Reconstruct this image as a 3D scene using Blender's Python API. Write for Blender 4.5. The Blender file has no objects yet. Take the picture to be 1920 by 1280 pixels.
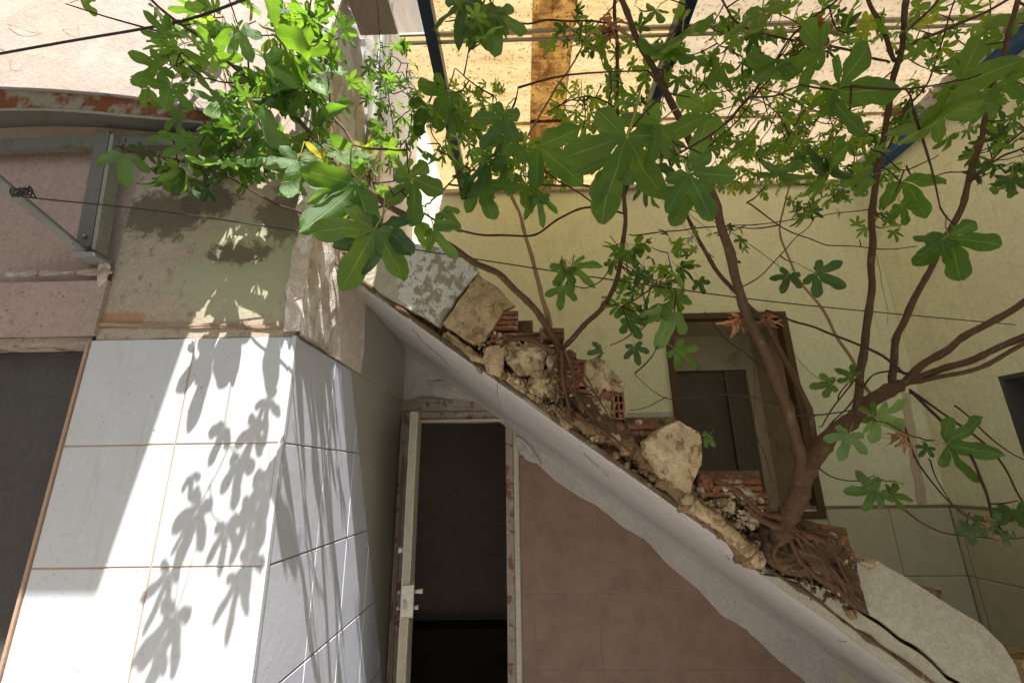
import bpy, math, random
from mathutils import Vector, Matrix, noise as mnoise
R = random.Random(7)
SC = bpy.context.scene
COL = SC.collection

# ------------------------------------------------------------------ camera
CH = 1.6                                   # eye height above the yard floor
F = 838.7                                  # focal length in pixels of the 1920x1280 photograph
upc = Vector((-40, 2810, -F)).normalized()
fwc = Vector((20, -250, -F)); fwc = (fwc - upc * fwc.dot(upc)).normalized()
rtc = fwc.cross(upc)
RM = Matrix((rtc, fwc, upc))               # camera-space vector -> world vector
cd = bpy.data.cameras.new('camera'); cam = bpy.data.objects.new('camera', cd); COL.objects.link(cam)
cd.sensor_width = 36; cd.lens = 36 * F / 1920; cd.clip_start = .02; cd.clip_end = 300
cam.matrix_world = Matrix.Translation((0, 0, CH)) @ RM.to_4x4()
SC.camera = cam

# ------------------------------------------------------------------ light
TRAVEL = Vector((-.14, .53, -1)).normalized()
W = bpy.data.worlds.new('World'); SC.world = W; W.use_nodes = True
wn = W.node_tree.nodes; wl = W.node_tree.links
sky = wn.new('ShaderNodeTexSky'); sky.sky_type = 'NISHITA'; sky.sun_disc = False
sky.sun_elevation = math.radians(61.8); sky.sun_rotation = math.radians(172.3)
sky.air_density = 1.3; sky.dust_density = 2.5
bg = wn['Background']; bg.inputs[1].default_value = .085
wl.new(sky.outputs[0], bg.inputs[0])
sd = bpy.data.lights.new('sun', 'SUN'); sd.energy = 5; sd.angle = math.radians(.35); sd.color = (1, .975, .94)
so = bpy.data.objects.new('sun', sd); COL.objects.link(so); so.location = (0, -3, 8)
so.rotation_euler = TRAVEL.to_track_quat('-Z', 'Y').to_euler()
SC.view_settings.view_transform = 'Standard'; SC.view_settings.look = 'None'
SC.view_settings.gamma = 1; SC.view_settings.use_curve_mapping = False
SC.view_settings.exposure = 1.2
SC.render.engine = 'CYCLES'
SC.cycles.max_bounces = 8; SC.cycles.diffuse_bounces = 5; SC.cycles.transmission_bounces = 6; SC.cycles.transparent_max_bounces = 8

# ------------------------------------------------------------------ pixel -> world helpers
def ray(px, py): return RM @ Vector((px - 960, 640 - py, -F))
def at(px, py, Y):
    d = ray(px, py); return Vector((0, 0, CH)) + d * (Y / d.y)
def atX(px, py, X):
    d = ray(px, py); return Vector((0, 0, CH)) + d * (X / d.x)

# ------------------------------------------------------------------ materials
def hexc(c): return (c[0], c[1], c[2], 1)
class N:
    def __init__(s, name):
        s.m = bpy.data.materials.new(name); s.m.use_nodes = True
        s.t = s.m.node_tree; s.n = s.t.nodes; s.l = s.t.links
        s.n.clear(); s.out = s.n.new('ShaderNodeOutputMaterial')
        s.co = s.n.new('ShaderNodeTexCoord').outputs['Object']
    def map(s, scale=(1, 1, 1), src=None):
        m = s.n.new('ShaderNodeMapping'); m.inputs['Scale'].default_value = scale
        s.l.new(src or s.co, m.inputs[0]); return m.outputs[0]
    def noise(s, scale, detail=4, rough=.6, src=None, dist=0):
        t = s.n.new('ShaderNodeTexNoise'); t.inputs['Scale'].default_value = scale
        t.inputs['Detail'].default_value = detail; t.inputs['Roughness'].default_value = rough
        t.inputs['Distortion'].default_value = dist
        s.l.new(src or s.co, t.inputs['Vector']); return t.outputs['Fac']
    def ramp(s, f, a, b, lo=0, hi=1):
        t = s.n.new('ShaderNodeMapRange'); t.clamp = True
        t.inputs[1].default_value = a; t.inputs[2].default_value = b
        t.inputs[3].default_value = lo; t.inputs[4].default_value = hi
        s.l.new(f, t.inputs[0]); return t.outputs[0]
    def math(s, op, a, b=0.0):
        t = s.n.new('ShaderNodeMath'); t.operation = op
        for i, v in ((0, a), (1, b)):
            if isinstance(v, (int, float)): t.inputs[i].default_value = v
            else: s.l.new(v, t.inputs[i])
        return t.outputs[0]
    def mix(s, f, a, b, mode='MIX'):
        t = s.n.new('ShaderNodeMix'); t.data_type = 'RGBA'; t.blend_type = mode
        if isinstance(f, (int, float)): t.inputs[0].default_value = f
        else: s.l.new(f, t.inputs[0])
        for i, v in ((6, a), (7, b)):
            if isinstance(v, tuple): t.inputs[i].default_value = hexc(v)
            else: s.l.new(v, t.inputs[i])
        return t.outputs[2]
    def bump(s, h, strength=.4, dist=.01, nrm=None):
        b = s.n.new('ShaderNodeBump'); b.inputs['Strength'].default_value = strength
        b.inputs['Distance'].default_value = dist; s.l.new(h, b.inputs['Height'])
        if nrm: s.l.new(nrm, b.inputs['Normal'])
        return b.outputs[0]
    def bsdf(s, col, rough=.8, nrm=None, spec=.3, metal=0, trans=None):
        p = s.n.new('ShaderNodeBsdfPrincipled')
        if isinstance(col, tuple): p.inputs['Base Color'].default_value = hexc(col)
        else: s.l.new(col, p.inputs['Base Color'])
        if isinstance(rough, (int, float)): p.inputs['Roughness'].default_value = rough
        else: s.l.new(rough, p.inputs['Roughness'])
        p.inputs['Specular IOR Level'].default_value = spec; p.inputs['Metallic'].default_value = metal
        if nrm: s.l.new(nrm, p.inputs['Normal'])
        return p.outputs[0]
    def end(s, sh): s.l.new(sh, s.out.inputs[0]); return s.m

def plaster(name, c1, c2, stains=(), bump=.35, rough=.85, fine=90, spec=.2, specks=0.0, speckc=(.1, .07, .04), streak=None, blobs=(), drip=0):
    """stains: list of (colour, noise scale, threshold, softness, strength)"""
    k = N(name)
    c = k.mix(k.ramp(k.noise(1.7, 5), .35, .65), c1, c2)
    c = k.mix(k.ramp(k.noise(9, 6, .7), .35, .7, 0, .35), c, tuple(v * .72 for v in c2))
    c = k.mix(k.ramp(k.noise(38, 6, .75), .38, .68, 0, .45), c, tuple(v * .62 for v in c2))
    c = k.mix(k.ramp(k.noise(120, 3, .7), .45, .70, 0, .45), c, tuple(min(1, v * 1.35) for v in c1))
    for i, (sc_, s, th, so_, am) in enumerate(stains):
        v = k.map((1 + .1 * i, 1, .8)) if not streak else k.map(streak)
        f = k.ramp(k.noise(s, 9, .68, v, .4), th, th + so_, 0, am)
        c = k.mix(f, c, sc_)
    if drip: c = k.mix(k.ramp(k.noise(4, 8, .75, k.map((6, 6, .45))), .56, .74, 0, drip), c, tuple(v * .45 for v in c2))
    for (cx_, cy_, cz_, sx_, sz_, rr_, cc_, am) in blobs:
        vm = k.n.new('ShaderNodeVectorMath'); vm.operation = 'DISTANCE'; mp = k.n.new('ShaderNodeMapping'); mp.vector_type = 'POINT'
        mp.inputs['Scale'].default_value = (1 / sx_, .01, 1 / sz_); k.l.new(k.co, mp.inputs[0]); k.l.new(mp.outputs[0], vm.inputs[0]); vm.inputs[1].default_value = (cx_ / sx_, 0, cz_ / sz_)
        dd_ = k.math('ADD', vm.outputs['Value'], k.math('MULTIPLY', k.math('SUBTRACT', k.noise(13, 12, .85), .5), 3.2))
        c = k.mix(k.ramp(dd_, rr_ - .12, rr_ + .12, am, 0), c, cc_)
    if specks:
        c = k.mix(k.ramp(k.noise(70, 2, .5), .70 - specks * .1, .74 - specks * .1, 0, .8), c, speckc)
    h = k.math('ADD', k.math('MULTIPLY', k.noise(fine, 4), .4), k.noise(14, 6, .6))
    return k.end(k.bsdf(c, rough, k.bump(h, bump, .012), spec))

def _m(): pass
def metal(name, c1, rust, amt=.5, rough=.45, met=.4):
    k = N(name)
    f = k.ramp(k.noise(11, 8, .7), .62 - amt * .25, .72 - amt * .25)
    c = k.mix(f, c1, rust)
    return k.end(k.bsdf(c, k.ramp(f, 0, 1, rough, .85), k.bump(k.noise(45, 5), .3, .004), .4, met))

M = {}
def W_(px, py):
    a = at(px, py, 1.3); return a.x + 2, a.z          # object space of the side house
M['tile_white'] = None
def tile_mat(name, c, cdirt, rough, spec, mott, scale=6, bump=.02, veins=0, streaks=0):
    k = N(name)
    inf = k.n.new('ShaderNodeObjectInfo').outputs['Random']
    c_ = k.mix(k.ramp(inf, 0, 1, 0, .35), c, tuple(v * .88 for v in c))
    c_ = k.mix(k.ramp(k.noise(scale, 7, .7), .42, .72, 0, mott), c_, cdirt)
    c_ = k.mix(k.ramp(k.noise(90, 4, .7), .58, .66, 0, .28), c_, tuple(v * .6 for v in cdirt))
    c_ = k.mix(k.ramp(k.noise(55, 2, .5), .72, .76, 0, .6), c_, tuple(v * .45 for v in cdirt))
    if streaks:
        c_ = k.mix(k.ramp(k.noise(5, 8, .7, k.map((6, 6, .6))), .55, .75, 0, streaks), c_, tuple(v * .6 for v in cdirt))
    if veins:
        c_ = k.mix(k.ramp(k.math('ABSOLUTE', k.math('SUBTRACT', k.noise(9, 5, .6, None, 1.5), .5)), 0, .015, veins, 0), c_, (.75, .75, .78))
    r = k.ramp(k.noise(14, 5), .3, .7, rough, rough + .14)
    return k.end(k.bsdf(c_, r, k.bump(k.noise(4 if bump < .05 else 40, 3), bump * 4, .004), spec))
M['tile_white'] = tile_mat('white glazed tile', (.54, .575, .61), (.46, .42, .36), .16, .5, .35, 6, .02, 0, .35)
M['tile_side'] = tile_mat('blue grey glazed tile', (.60, .63, .72), (.46, .48, .54), .14, .6, .5, 7, .05, .25)
M['tile_brown'] = tile_mat('brown mottled tile', (.28, .185, .135), (.16, .10, .072), .42, .35, .8, 8, .12)
M['tile_dado'] = tile_mat('pale green dado tile', (.54, .53, .39), (.44, .43, .30), .22, .5, .5, 6, .03, 0, .15)
M['grout'] = plaster('rusty grout', (.34, .20, .13), (.44, .32, .24), (), .3)
M['grout_dark'] = plaster('dark grout', (.16, .11, .09), (.22, .17, .14), (), .3)
M['grout_pale'] = plaster('pale grout', (.30, .24, .19), (.24, .19, .15), (), .3)
M['peach'] = plaster('weathered peach plaster', (.52, .39, .31), (.49, .43, .38), [((.62, .42, .30), 3, .52, .2, .6), ((.58, .54, .48), 4, .55, .15, .7), ((.30, .22, .17), 22, .66, .03, .5)], .4)
M['pink'] = plaster('dull pink plaster', (.41, .315, .27), (.36, .28, .245), [((.30, .23, .19), 5, .58, .2, .5)], .25, specks=.2, drip=.35)
M['mould'] = plaster('mould stained green plaster', (.42, .345, .265), (.38, .33, .25),
                     [((.44, .36, .28), 2.6, .50, .10, .8), ((.10, .085, .06), 3.6, .66, .05, .5), ((.12, .10, .07), 30, .58, .04, .5), ((.36, .15, .06), 7, .66, .08, .4)], .4, blobs=[(W_(470, 500)[0], 0, W_(470, 500)[1], .30, .20, .8, (.36, .38, .25), .8), (W_(300, 400)[0], 0, W_(300, 400)[1], .16, .10, .9, (.10, .085, .06), .85), (W_(390, 370)[0], 0, W_(390, 370)[1], .12, .08, .9, (.09, .08, .055), .85), (W_(450, 475)[0], 0, W_(450, 475)[1], .13, .05, .8, (.12, .09, .06), .85), (W_(540, 400)[0], 0, W_(540, 400)[1], .12, .12, .8, (.12, .10, .07), .8), (W_(220, 600)[0], 0, W_(220, 600)[1], .12, .03, .9, (.36, .17, .07), .7)])
M['side_plaster'] = plaster('sun bleached plaster', (.74, .68, .60), (.70, .60, .50), [((.58, .42, .28), 6, .60, .1, .6), ((.82, .8, .76), 8, .56, .05, .8)], .6)
M['broken'] = plaster('broken rough render', (.66, .58, .52), (.56, .45, .38), [((.34, .24, .18), 14, .60, .04, .7), ((.76, .73, .70), 10, .50, .04, .85)], 1.0, fine=160)
M['under_paint'] = plaster('grey cream gloss paint', (.44, .42, .35), (.40, .38, .32), [((.30, .27, .20), 6, .6, .1, .5)], .18, .45, spec=.4)
M['soffit'] = plaster('grey whitewash', (.55, .52, .495), (.49, .465, .445), [((.27, .25, .24), 5, .58, .12, .5), ((.36, .31, .26), 2.2, .52, .2, .5), ((.52, .50, .48), 8, .58, .05, .6), ((.16, .13, .11), 24, .66, .03, .7)], .5, .7, drip=.3)
M['cream'] = plaster('cream wall paint', (.80, .83, .62), (.76, .78, .56), [((.36, .31, .17), 2.3, .60, .16, .5), ((.28, .22, .13), 13, .68, .05, .6), ((.82, .81, .68), 5, .55, .2, .5), ((.62, .58, .40), 3.4, .57, .03, .4)], .5, .6, 60, .3, drip=.5)
M['stringer_white'] = plaster('white stringer render', (.40, .375, .29), (.36, .335, .26), [((.40, .36, .24), 6, .60, .1, .5), ((.30, .26, .16), 26, .66, .04, .5)], .5)
M['stringer_stained'] = plaster('mould speckled white render', (.56, .54, .50), (.50, .48, .44), [((.20, .17, .11), 30, .50, .05, .85), ((.45, .38, .26), 5, .55, .1, .6)], .5)
M['tan_render'] = plaster('tan sandy render', (.50, .38, .23), (.42, .30, .17), [((.20, .13, .065), 30, .52, .05, .8), ((.26, .18, .10), 7, .55, .1, .5), ((.60, .46, .28), 9, .52, .12, .7)], 1.0, .95, 150)
M['pale_rock'] = plaster('pale lime mortar', (.56, .45, .28), (.46, .35, .20), [((.22, .14, .075), 9, .54, .1, .6), ((.20, .12, .06), 34, .53, .04, .85), ((.66, .56, .38), 7, .5, .1, .6)], 1.2, .95, 170)
M['earth'] = plaster('dark earth and mortar', (.10, .062, .035), (.16, .10, .055), [((.32, .23, .13), 28, .58, .05, .7), ((.04, .025, .015), 12, .55, .08, .9)], 1.4, .95, 150)
M['earth_tan'] = plaster('crumbled tan mortar', (.30, .20, .105), (.21, .13, .07), [((.42, .32, .18), 30, .55, .06, .8), ((.08, .045, .025), 18, .56, .06, .9)], 1.6, .95, 160)
M['brick'] = plaster('terracotta brick', (.29, .12, .065), (.22, .09, .05), [((.13, .07, .045), 16, .52, .1, .8), ((.40, .30, .19), 24, .56, .06, .8)], .7, .9, 120)
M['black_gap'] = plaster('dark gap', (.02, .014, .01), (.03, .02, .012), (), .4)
M['door_paint'] = plaster('old cream door paint', (.60, .54, .43), (.55, .49, .38), [((.25, .13, .07), 20, .66, .03, .8)], .2, .4, spec=.4)
M['frame_wood'] = plaster('worn door frame', (.40, .35, .30), (.34, .28, .23), [((.20, .085, .045), 13, .54, .04, .9), ((.50, .46, .40), 9, .58, .05, .6)], .5, .6)
M['frame_brown'] = plaster('brown window frame', (.09, .055, .03), (.12, .075, .04), (), .3, .5)
M['reveal'] = plaster('brown window reveal', (.58, .50, .38), (.52, .44, .33), [((.2, .15, .1), 5, .55, .1, .5)], .3)
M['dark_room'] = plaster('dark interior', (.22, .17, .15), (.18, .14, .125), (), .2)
M['pane_dark'] = plaster('dusty brown glass', (.060, .045, .03), (.075, .055, .036), [((.12, .10, .07), 5, .58, .15, .5)], .1, .3, spec=.5)
M['pane_mid'] = plaster('dusty grey brown casement', (.13, .11, .085), (.16, .135, .10), (), .1, .4)
M['screen'] = plaster('grey fly screen', (.085, .082, .076), (.075, .072, .066), (), .4, .8, 300)
M['rust'] = metal('rusted gutter metal', (.32, .30, .22), (.24, .085, .035), .75)
M['bracket'] = metal('green grey steel', (.17, .18, .16), (.16, .10, .06), .25)
M['galv'] = metal('dull steel strut', (.33, .33, .32), (.2, .13, .09), .2, .4, .6)
M['blue'] = metal('blue painted steel', (.015, .075, .20), (.05, .045, .05), .2, .4, 0)
M['navy'] = metal('dark blue painted steel', (.012, .03, .065), (.05, .04, .04), .15, .4, 0)
M['wire'] = metal('black wire', (.025, .022, .022), (.05, .03, .02), .2, .5, 0)
M['pipe'] = plaster('grey green pipe', (.30, .30, .24), (.26, .26, .2), [((.16, .12, .08), 8, .56, .1, .6)], .2, .5)
M['floor'] = plaster('yard concrete', (.50, .47, .43), (.42, .40, .37), [((.2, .17, .13), 3, .55, .1, .5)], .4)
M['bark'] = plaster('fig bark', (.125, .072, .040), (.082, .047, .028), [((.20, .15, .085), 34, .58, .08, .6), ((.06, .035, .022), 20, .6, .1, .6)], .8, .7, 130)
M['bark_dark'] = plaster('dark twig bark', (.05, .025, .018), (.075, .036, .024), [((.2, .13, .08), 40, .62, .05, .5)], .5, .6)
M['bark_pale'] = plaster('pale fig bark', (.36, .24, .14), (.28, .18, .10), [((.12, .07, .04), 40, .60, .05, .6)], .7, .8)
M['root'] = plaster('brown roots', (.085, .045, .026), (.14, .075, .042), [((.05, .025, .015), 22, .55, .06, .7)], .8, .8)
M['lock'] = plaster('painted lock case', (.62, .57, .46), (.5, .45, .36), [((.2, .12, .08), 30, .66, .04, .7)], .2, .35, spec=.5)

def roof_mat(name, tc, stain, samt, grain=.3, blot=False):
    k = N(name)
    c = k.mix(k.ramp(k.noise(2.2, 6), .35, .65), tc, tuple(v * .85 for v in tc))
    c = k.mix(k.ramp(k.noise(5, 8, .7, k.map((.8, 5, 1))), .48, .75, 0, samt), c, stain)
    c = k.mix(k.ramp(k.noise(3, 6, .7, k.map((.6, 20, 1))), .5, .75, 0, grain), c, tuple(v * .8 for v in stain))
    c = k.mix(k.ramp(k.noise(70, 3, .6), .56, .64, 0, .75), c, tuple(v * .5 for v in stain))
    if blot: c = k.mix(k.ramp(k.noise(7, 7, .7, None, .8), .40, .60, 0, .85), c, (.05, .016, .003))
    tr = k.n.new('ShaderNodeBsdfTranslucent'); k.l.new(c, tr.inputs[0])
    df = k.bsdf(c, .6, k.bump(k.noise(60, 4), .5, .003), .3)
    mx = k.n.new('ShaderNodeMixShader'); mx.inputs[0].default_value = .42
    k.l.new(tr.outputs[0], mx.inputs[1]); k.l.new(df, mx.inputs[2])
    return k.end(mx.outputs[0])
M['roof'] = roof_mat('yellowed fibreglass sheet', (.48, .37, .19), (.34, .19, .06), .8)
M['roof_pale'] = roof_mat('pale fibreglass sheet', (.40, .315, .215), (.29, .18, .085), .65)
M['roof_brown'] = roof_mat('brown stained fibreglass strip', (.32, .17, .045), (.06, .022, .006), .9, .6, True)  # darker, blotched brown strip of sheet

def leaf_mat(name, top, under, trans, vein, tf=.45, gl=.42):
    k = N(name)
    uv = k.n.new('ShaderNodeTexCoord').outputs['UV']
    sep = k.n.new('ShaderNodeSeparateXYZ'); k.l.new(uv, sep.inputs[0])
    u = k.math('ABSOLUTE', k.math('SUBTRACT', sep.outputs[0], .5)); v = sep.outputs[1]
    mid = k.ramp(k.math('SUBTRACT', u, k.math('MULTIPLY', k.math('SUBTRACT', 1.0, v), .018)), .006, .028, 1, 0)
    fr = k.math('FRACT', k.math('MULTIPLY', k.math('SUBTRACT', v, k.math('MULTIPLY', u, .38)), 7.0))
    sec = k.ramp(k.math('ABSOLUTE', k.math('SUBTRACT', fr, .5)), .02, .07, .32, 0)
    vf = k.math('MAXIMUM', mid, sec)
    rnd = k.n.new('ShaderNodeObjectInfo').outputs['Random']
    geo = k.n.new('ShaderNodeNewGeometry').outputs['Backfacing']
    base = k.mix(geo, top, under)
    base = k.mix(k.ramp(rnd, 0, 1, 0, .7), base, tuple(x * y for x, y in zip(top, (1.5, 1.15, .8))))
    base = k.mix(k.ramp(k.noise(12, 4), .4, .7, 0, .4), base, tuple(x * .6 for x in top))
    base = k.mix(k.math('MULTIPLY', vf, .55), base, vein)
    tc = k.mix(k.ramp(rnd, 0, 1, 0, .6), trans, tuple(x * y for x, y in zip(trans, (1.5, 1.15, .7))))
    tc = k.mix(k.math('MULTIPLY', vf, .4), tc, tuple(min(1, x * 1.5) for x in trans))
    tr = k.n.new('ShaderNodeBsdfTranslucent'); k.l.new(tc, tr.inputs[0])
    h = k.math('SUBTRACT', k.noise(60, 3), vf)
    base = k.mix(k.ramp(k.noise(26, 3, .6), .68, .71, 0, .7), base, (.16, .10, .04))
    p = k.bsdf(base, gl, k.bump(h, .5, .003), .45)
    mx = k.n.new('ShaderNodeMixShader'); mx.inputs[0].default_value = tf
    k.l.new(p, mx.inputs[1]); k.l.new(tr.outputs[0], mx.inputs[2])
    return k.end(mx.outputs[0])
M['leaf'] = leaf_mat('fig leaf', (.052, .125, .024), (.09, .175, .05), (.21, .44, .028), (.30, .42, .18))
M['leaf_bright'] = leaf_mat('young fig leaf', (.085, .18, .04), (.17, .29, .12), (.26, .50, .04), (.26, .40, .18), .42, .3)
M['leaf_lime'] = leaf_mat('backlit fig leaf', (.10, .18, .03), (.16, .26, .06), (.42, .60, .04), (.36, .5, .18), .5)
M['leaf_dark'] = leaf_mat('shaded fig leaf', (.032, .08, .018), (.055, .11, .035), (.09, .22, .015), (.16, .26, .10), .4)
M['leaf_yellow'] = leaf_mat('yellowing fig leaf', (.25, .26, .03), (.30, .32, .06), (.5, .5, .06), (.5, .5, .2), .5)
M['leaf_dry'] = leaf_mat('dry fig leaf', (.38, .21, .11), (.42, .25, .14), (.5, .3, .14), (.5, .34, .2), .35)
M['petiole'] = plaster('green petiole', (.20, .26, .08), (.24, .24, .08), (), .1, .5)

# ------------------------------------------------------------------ builders
LOC = {}
def thing(name, label, cat, loc=(0, 0, 0), group=None):
    o = bpy.data.objects.new(name, None); COL.objects.link(o); o.location = loc; o.empty_display_size = .1
    o['label'] = label; o['category'] = cat
    if group: o['group'] = group
    LOC[o.name] = Vector(loc); return o
def wloc(o): return LOC.get(o.name, Vector((0, 0, 0))) if o else Vector((0, 0, 0))
def mk(name, vs, fs, mat, parent=None, uvs=None, mi=None, smooth=False, loc=None):
    base = wloc(parent) if parent else Vector(loc or (0, 0, 0))
    me = bpy.data.meshes.new(name)
    me.from_pydata([tuple(Vector(v) - base) for v in vs], [], fs)
    for m in (mat if isinstance(mat, list) else [mat]): me.materials.append(m)
    if mi: me.polygons.foreach_set('material_index', mi)
    if smooth: me.polygons.foreach_set('use_smooth', [True] * len(fs))
    if uvs:
        L = me.uv_layers.new(name='UVMap'); L.data.foreach_set('uv', [c for f in fs for i in f for c in uvs[i]])
    me.update()
    o = bpy.data.objects.new(name, me); COL.objects.link(o)
    if parent: o.parent = parent
    else: o.location = base
    LOC[o.name] = base
    return o
def tag(o, label, cat=None, group=None, kind=None):
    if label: o['label'] = label
    if cat: o['category'] = cat
    if group: o['group'] = group
    if kind: o['kind'] = kind
    return o
def boxd(x0, x1, y0, y1, z0, z1, ch=0):
    """chamfer-free box data"""
    v = [(x, y, z) for z in (z0, z1) for y in (y0, y1) for x in (x0, x1)]
    f = [(0, 2, 3, 1), (4, 5, 7, 6), (0, 1, 5, 4), (2, 6, 7, 3), (0, 4, 6, 2), (1, 3, 7, 5)]
    return v, f
def box(name, b, mat, parent=None, **k):
    v, f = boxd(*b); return mk(name, v, f, mat, parent, **k)
def jbox(name, b, mat, parent=None, wob=.004, div=(6, 1, 6), **k):
    """box with subdivided, slightly uneven faces"""
    x0, x1, y0, y1, z0, z1 = b; nx, ny, nz = div; V = {}; vs = []; fs = []
    def P(i, j, l):
        if (i, j, l) not in V:
            p = Vector((x0 + (x1 - x0) * i / nx, y0 + (y1 - y0) * j / ny, z0 + (z1 - z0) * l / nz))
            p += mnoise.noise_vector(p * 7) * wob + mnoise.noise_vector(p * 31) * wob * .5
            V[(i, j, l)] = len(vs); vs.append(p)
        return V[(i, j, l)]
    for i in range(nx):
        for l in range(nz):
            fs.append((P(i, 0, l), P(i + 1, 0, l), P(i + 1, 0, l + 1), P(i, 0, l + 1)))
            fs.append((P(i, ny, l), P(i, ny, l + 1), P(i + 1, ny, l + 1), P(i + 1, ny, l)))
    for i in range(nx):
        for j in range(ny):
            fs.append((P(i, j, 0), P(i, j + 1, 0), P(i + 1, j + 1, 0), P(i + 1, j, 0)))
            fs.append((P(i, j, nz), P(i + 1, j, nz), P(i + 1, j + 1, nz), P(i, j + 1, nz)))
    for j in range(ny):
        for l in range(nz):
            fs.append((P(0, j, l), P(0, j, l + 1), P(0, j + 1, l + 1), P(0, j + 1, l)))
            fs.append((P(nx, j, l), P(nx, j + 1, l), P(nx, j + 1, l + 1), P(nx, j, l + 1)))
    return mk(name, vs, fs, mat, parent, **k)
def clip(poly, a, b, c):
    """keep a*x+b*y<=c"""
    out = []
    for i, p in enumerate(poly):
        q = poly[(i + 1) % len(poly)]; dp = a * p[0] + b * p[1] - c; dq = a * q[0] + b * q[1] - c
        if dp <= 0: out.append(p)
        if dp * dq < 0:
            t = dp / (dp - dq); out.append((p[0] + (q[0] - p[0]) * t, p[1] + (q[1] - p[1]) * t))
    return out
def lift(plane, u, w, d):          # plane 'Y': (X,z) at depth d; plane 'X': (Y,z) at X=d
    return (u, d, w) if plane == 'Y' else (d, u, w)
def piece(name, poly, plane, back, front, mat, parent, ch=.0025):
    n = len(poly)
    if n < 3: return None
    cx = sum(p[0] for p in poly) / n; cy = sum(p[1] for p in poly) / n
    sgn = 1 if front > back else -1
    vs = [lift(plane, *p, back) for p in poly] + [lift(plane, *p, front - sgn * ch) for p in poly]
    for p in poly:
        d = math.hypot(p[0] - cx, p[1] - cy) or 1; s = max(.2, 1 - ch * 1.4 / d)
        vs.append(lift(plane, cx + (p[0] - cx) * s, cy + (p[1] - cy) * s, front))
    fs = []
    for k_ in (0, n):
        for i in range(n):
            j = (i + 1) % n; fs.append((k_ + i, k_ + j, k_ + n + j, k_ + n + i))
    fs.append(tuple(range(2 * n, 3 * n)))
    return mk(name, vs, fs, mat, parent)
def jag(poly, step, amp, seed=0):
    out = []; n = len(poly)
    for i, p in enumerate(poly):
        q = poly[(i + 1) % n]; L = math.hypot(q[0] - p[0], q[1] - p[1]); m = max(1, int(L / step))
        for j in range(m):
            t = j / m; x = p[0] + (q[0] - p[0]) * t; y = p[1] + (q[1] - p[1]) * t
            v = mnoise.noise_vector(Vector((x * 14, y * 14, seed))) + mnoise.noise_vector(Vector((x * 45, y * 45, seed + 9))) * .6
            a = amp if j else amp * .5
            out.append((x + v.x * a, y + v.y * a))
    return out
def slab(name, pxpoly, Y, thick, mat, parent, rough=.006, step=.02, amp=.008, seed=0, lean=0, dome=.3, rings=(.97, .85, .65, .42, .2), smooth=False, world=False):
    """irregular lump: outline (photo pixels at depth Y), front relief towards -Y"""
    pts = pxpoly if world else [(lambda a: (a.x, a.z))(at(px, py, Y)) for px, py in pxpoly]
    o = jag(pts, step, amp, seed); n = len(o)
    cx = sum(p[0] for p in o) / n; cz = sum(p[1] for p in o) / n
    vs = [(p[0], Y + thick * .3, p[1]) for p in o]; fs = []
    def front(x, z, e):
        q = Vector((x, z, seed * 3.1))
        d = mnoise.fractal(q * 11, .7, 2.1, 4) * rough * 1.6 + mnoise.noise(q * 60) * rough * .7
        return Y - thick * (1 - dome + dome * e) + d + lean * (z - cz)
    allr = [1.0] + list(rings)
    for k_, s in enumerate(allr):
        for p in o:
            w = mnoise.noise_vector(Vector((p[0] * 9, p[1] * 9, k_ + seed))) * amp * .6 if 0 < k_ else Vector((0, 0, 0))
            x = cx + (p[0] - cx) * s + w.x; z = cz + (p[1] - cz) * s + w.y
            vs.append((x, front(x, z, 1 - s) + (.35 * thick if k_ == 0 else 0), z))
    c = len(vs); vs.append((cx, front(cx, cz, 1), cz))
    for k_ in range(len(allr)):
        a = k_ * n; b = a + n
        for i in range(n):
            j = (i + 1) % n; fs.append((a + i, a + j, b + j, b + i))
    a = len(allr) * n
    for i in range(n): fs.append((a + i, a + (i + 1) % n, c))
    return mk(name, vs, fs, mat, parent, smooth=smooth)
def catmull(P, sub):
    out = []; n = len(P)
    for i in range(n - 1):
        p0 = P[max(i - 1, 0)]; p1 = P[i]; p2 = P[i + 1]; p3 = P[min(i + 2, n - 1)]
        for j in range(sub):
            t = j / sub
            out.append(.5 * ((2 * p1) + (p2 - p0) * t + (2 * p0 - 5 * p1 + 4 * p2 - p3) * t * t + (3 * p1 - p0 - 3 * p2 + p3) * t ** 3))
    out.append(P[-1]); return out
def tube_data(P, r0, r1, sides=7, sub=5, knob=.12, wig=0, base=0, pw=1, seed=0):
    P = catmull([Vector(p) for p in P], sub) if len(P) > 2 or sub > 1 else [Vector(p) for p in P]
    n = len(P); vs = []; fs = []; nrm = None
    if wig:
        P = [p + mnoise.noise_vector(p * 9 + Vector((seed, 0, 0))) * wig * (0 if i in (0, n - 1) else 1) for i, p in enumerate(P)]
    for i, p in enumerate(P):
        t = (P[min(i + 1, n - 1)] - P[max(i - 1, 0)]).normalized()
        if nrm is None: nrm = t.orthogonal().normalized()
        nrm = (nrm - t * nrm.dot(t)).normalized(); b = t.cross(nrm)
        f = i / (n - 1); r = (r0 + (r1 - r0) * f ** pw) * (1 + knob * mnoise.noise(p * 22 + Vector((seed, 3, 1))) + (knob * .9 if i % 6 == 3 else 0))
        for s in range(sides):
            a = 2 * math.pi * s / sides; vs.append(p + (nrm * math.cos(a) + b * math.sin(a)) * r)
    for i in range(n - 1):
        for s in range(sides):
            a = i * sides + s; c = i * sides + (s + 1) % sides
            fs.append((base + a, base + c, base + c + sides, base + a + sides))
    fs.append(tuple(base + s for s in range(sides))[::-1]); fs.append(tuple(base + (n - 1) * sides + s for s in range(sides)))
    return vs, fs, P
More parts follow.
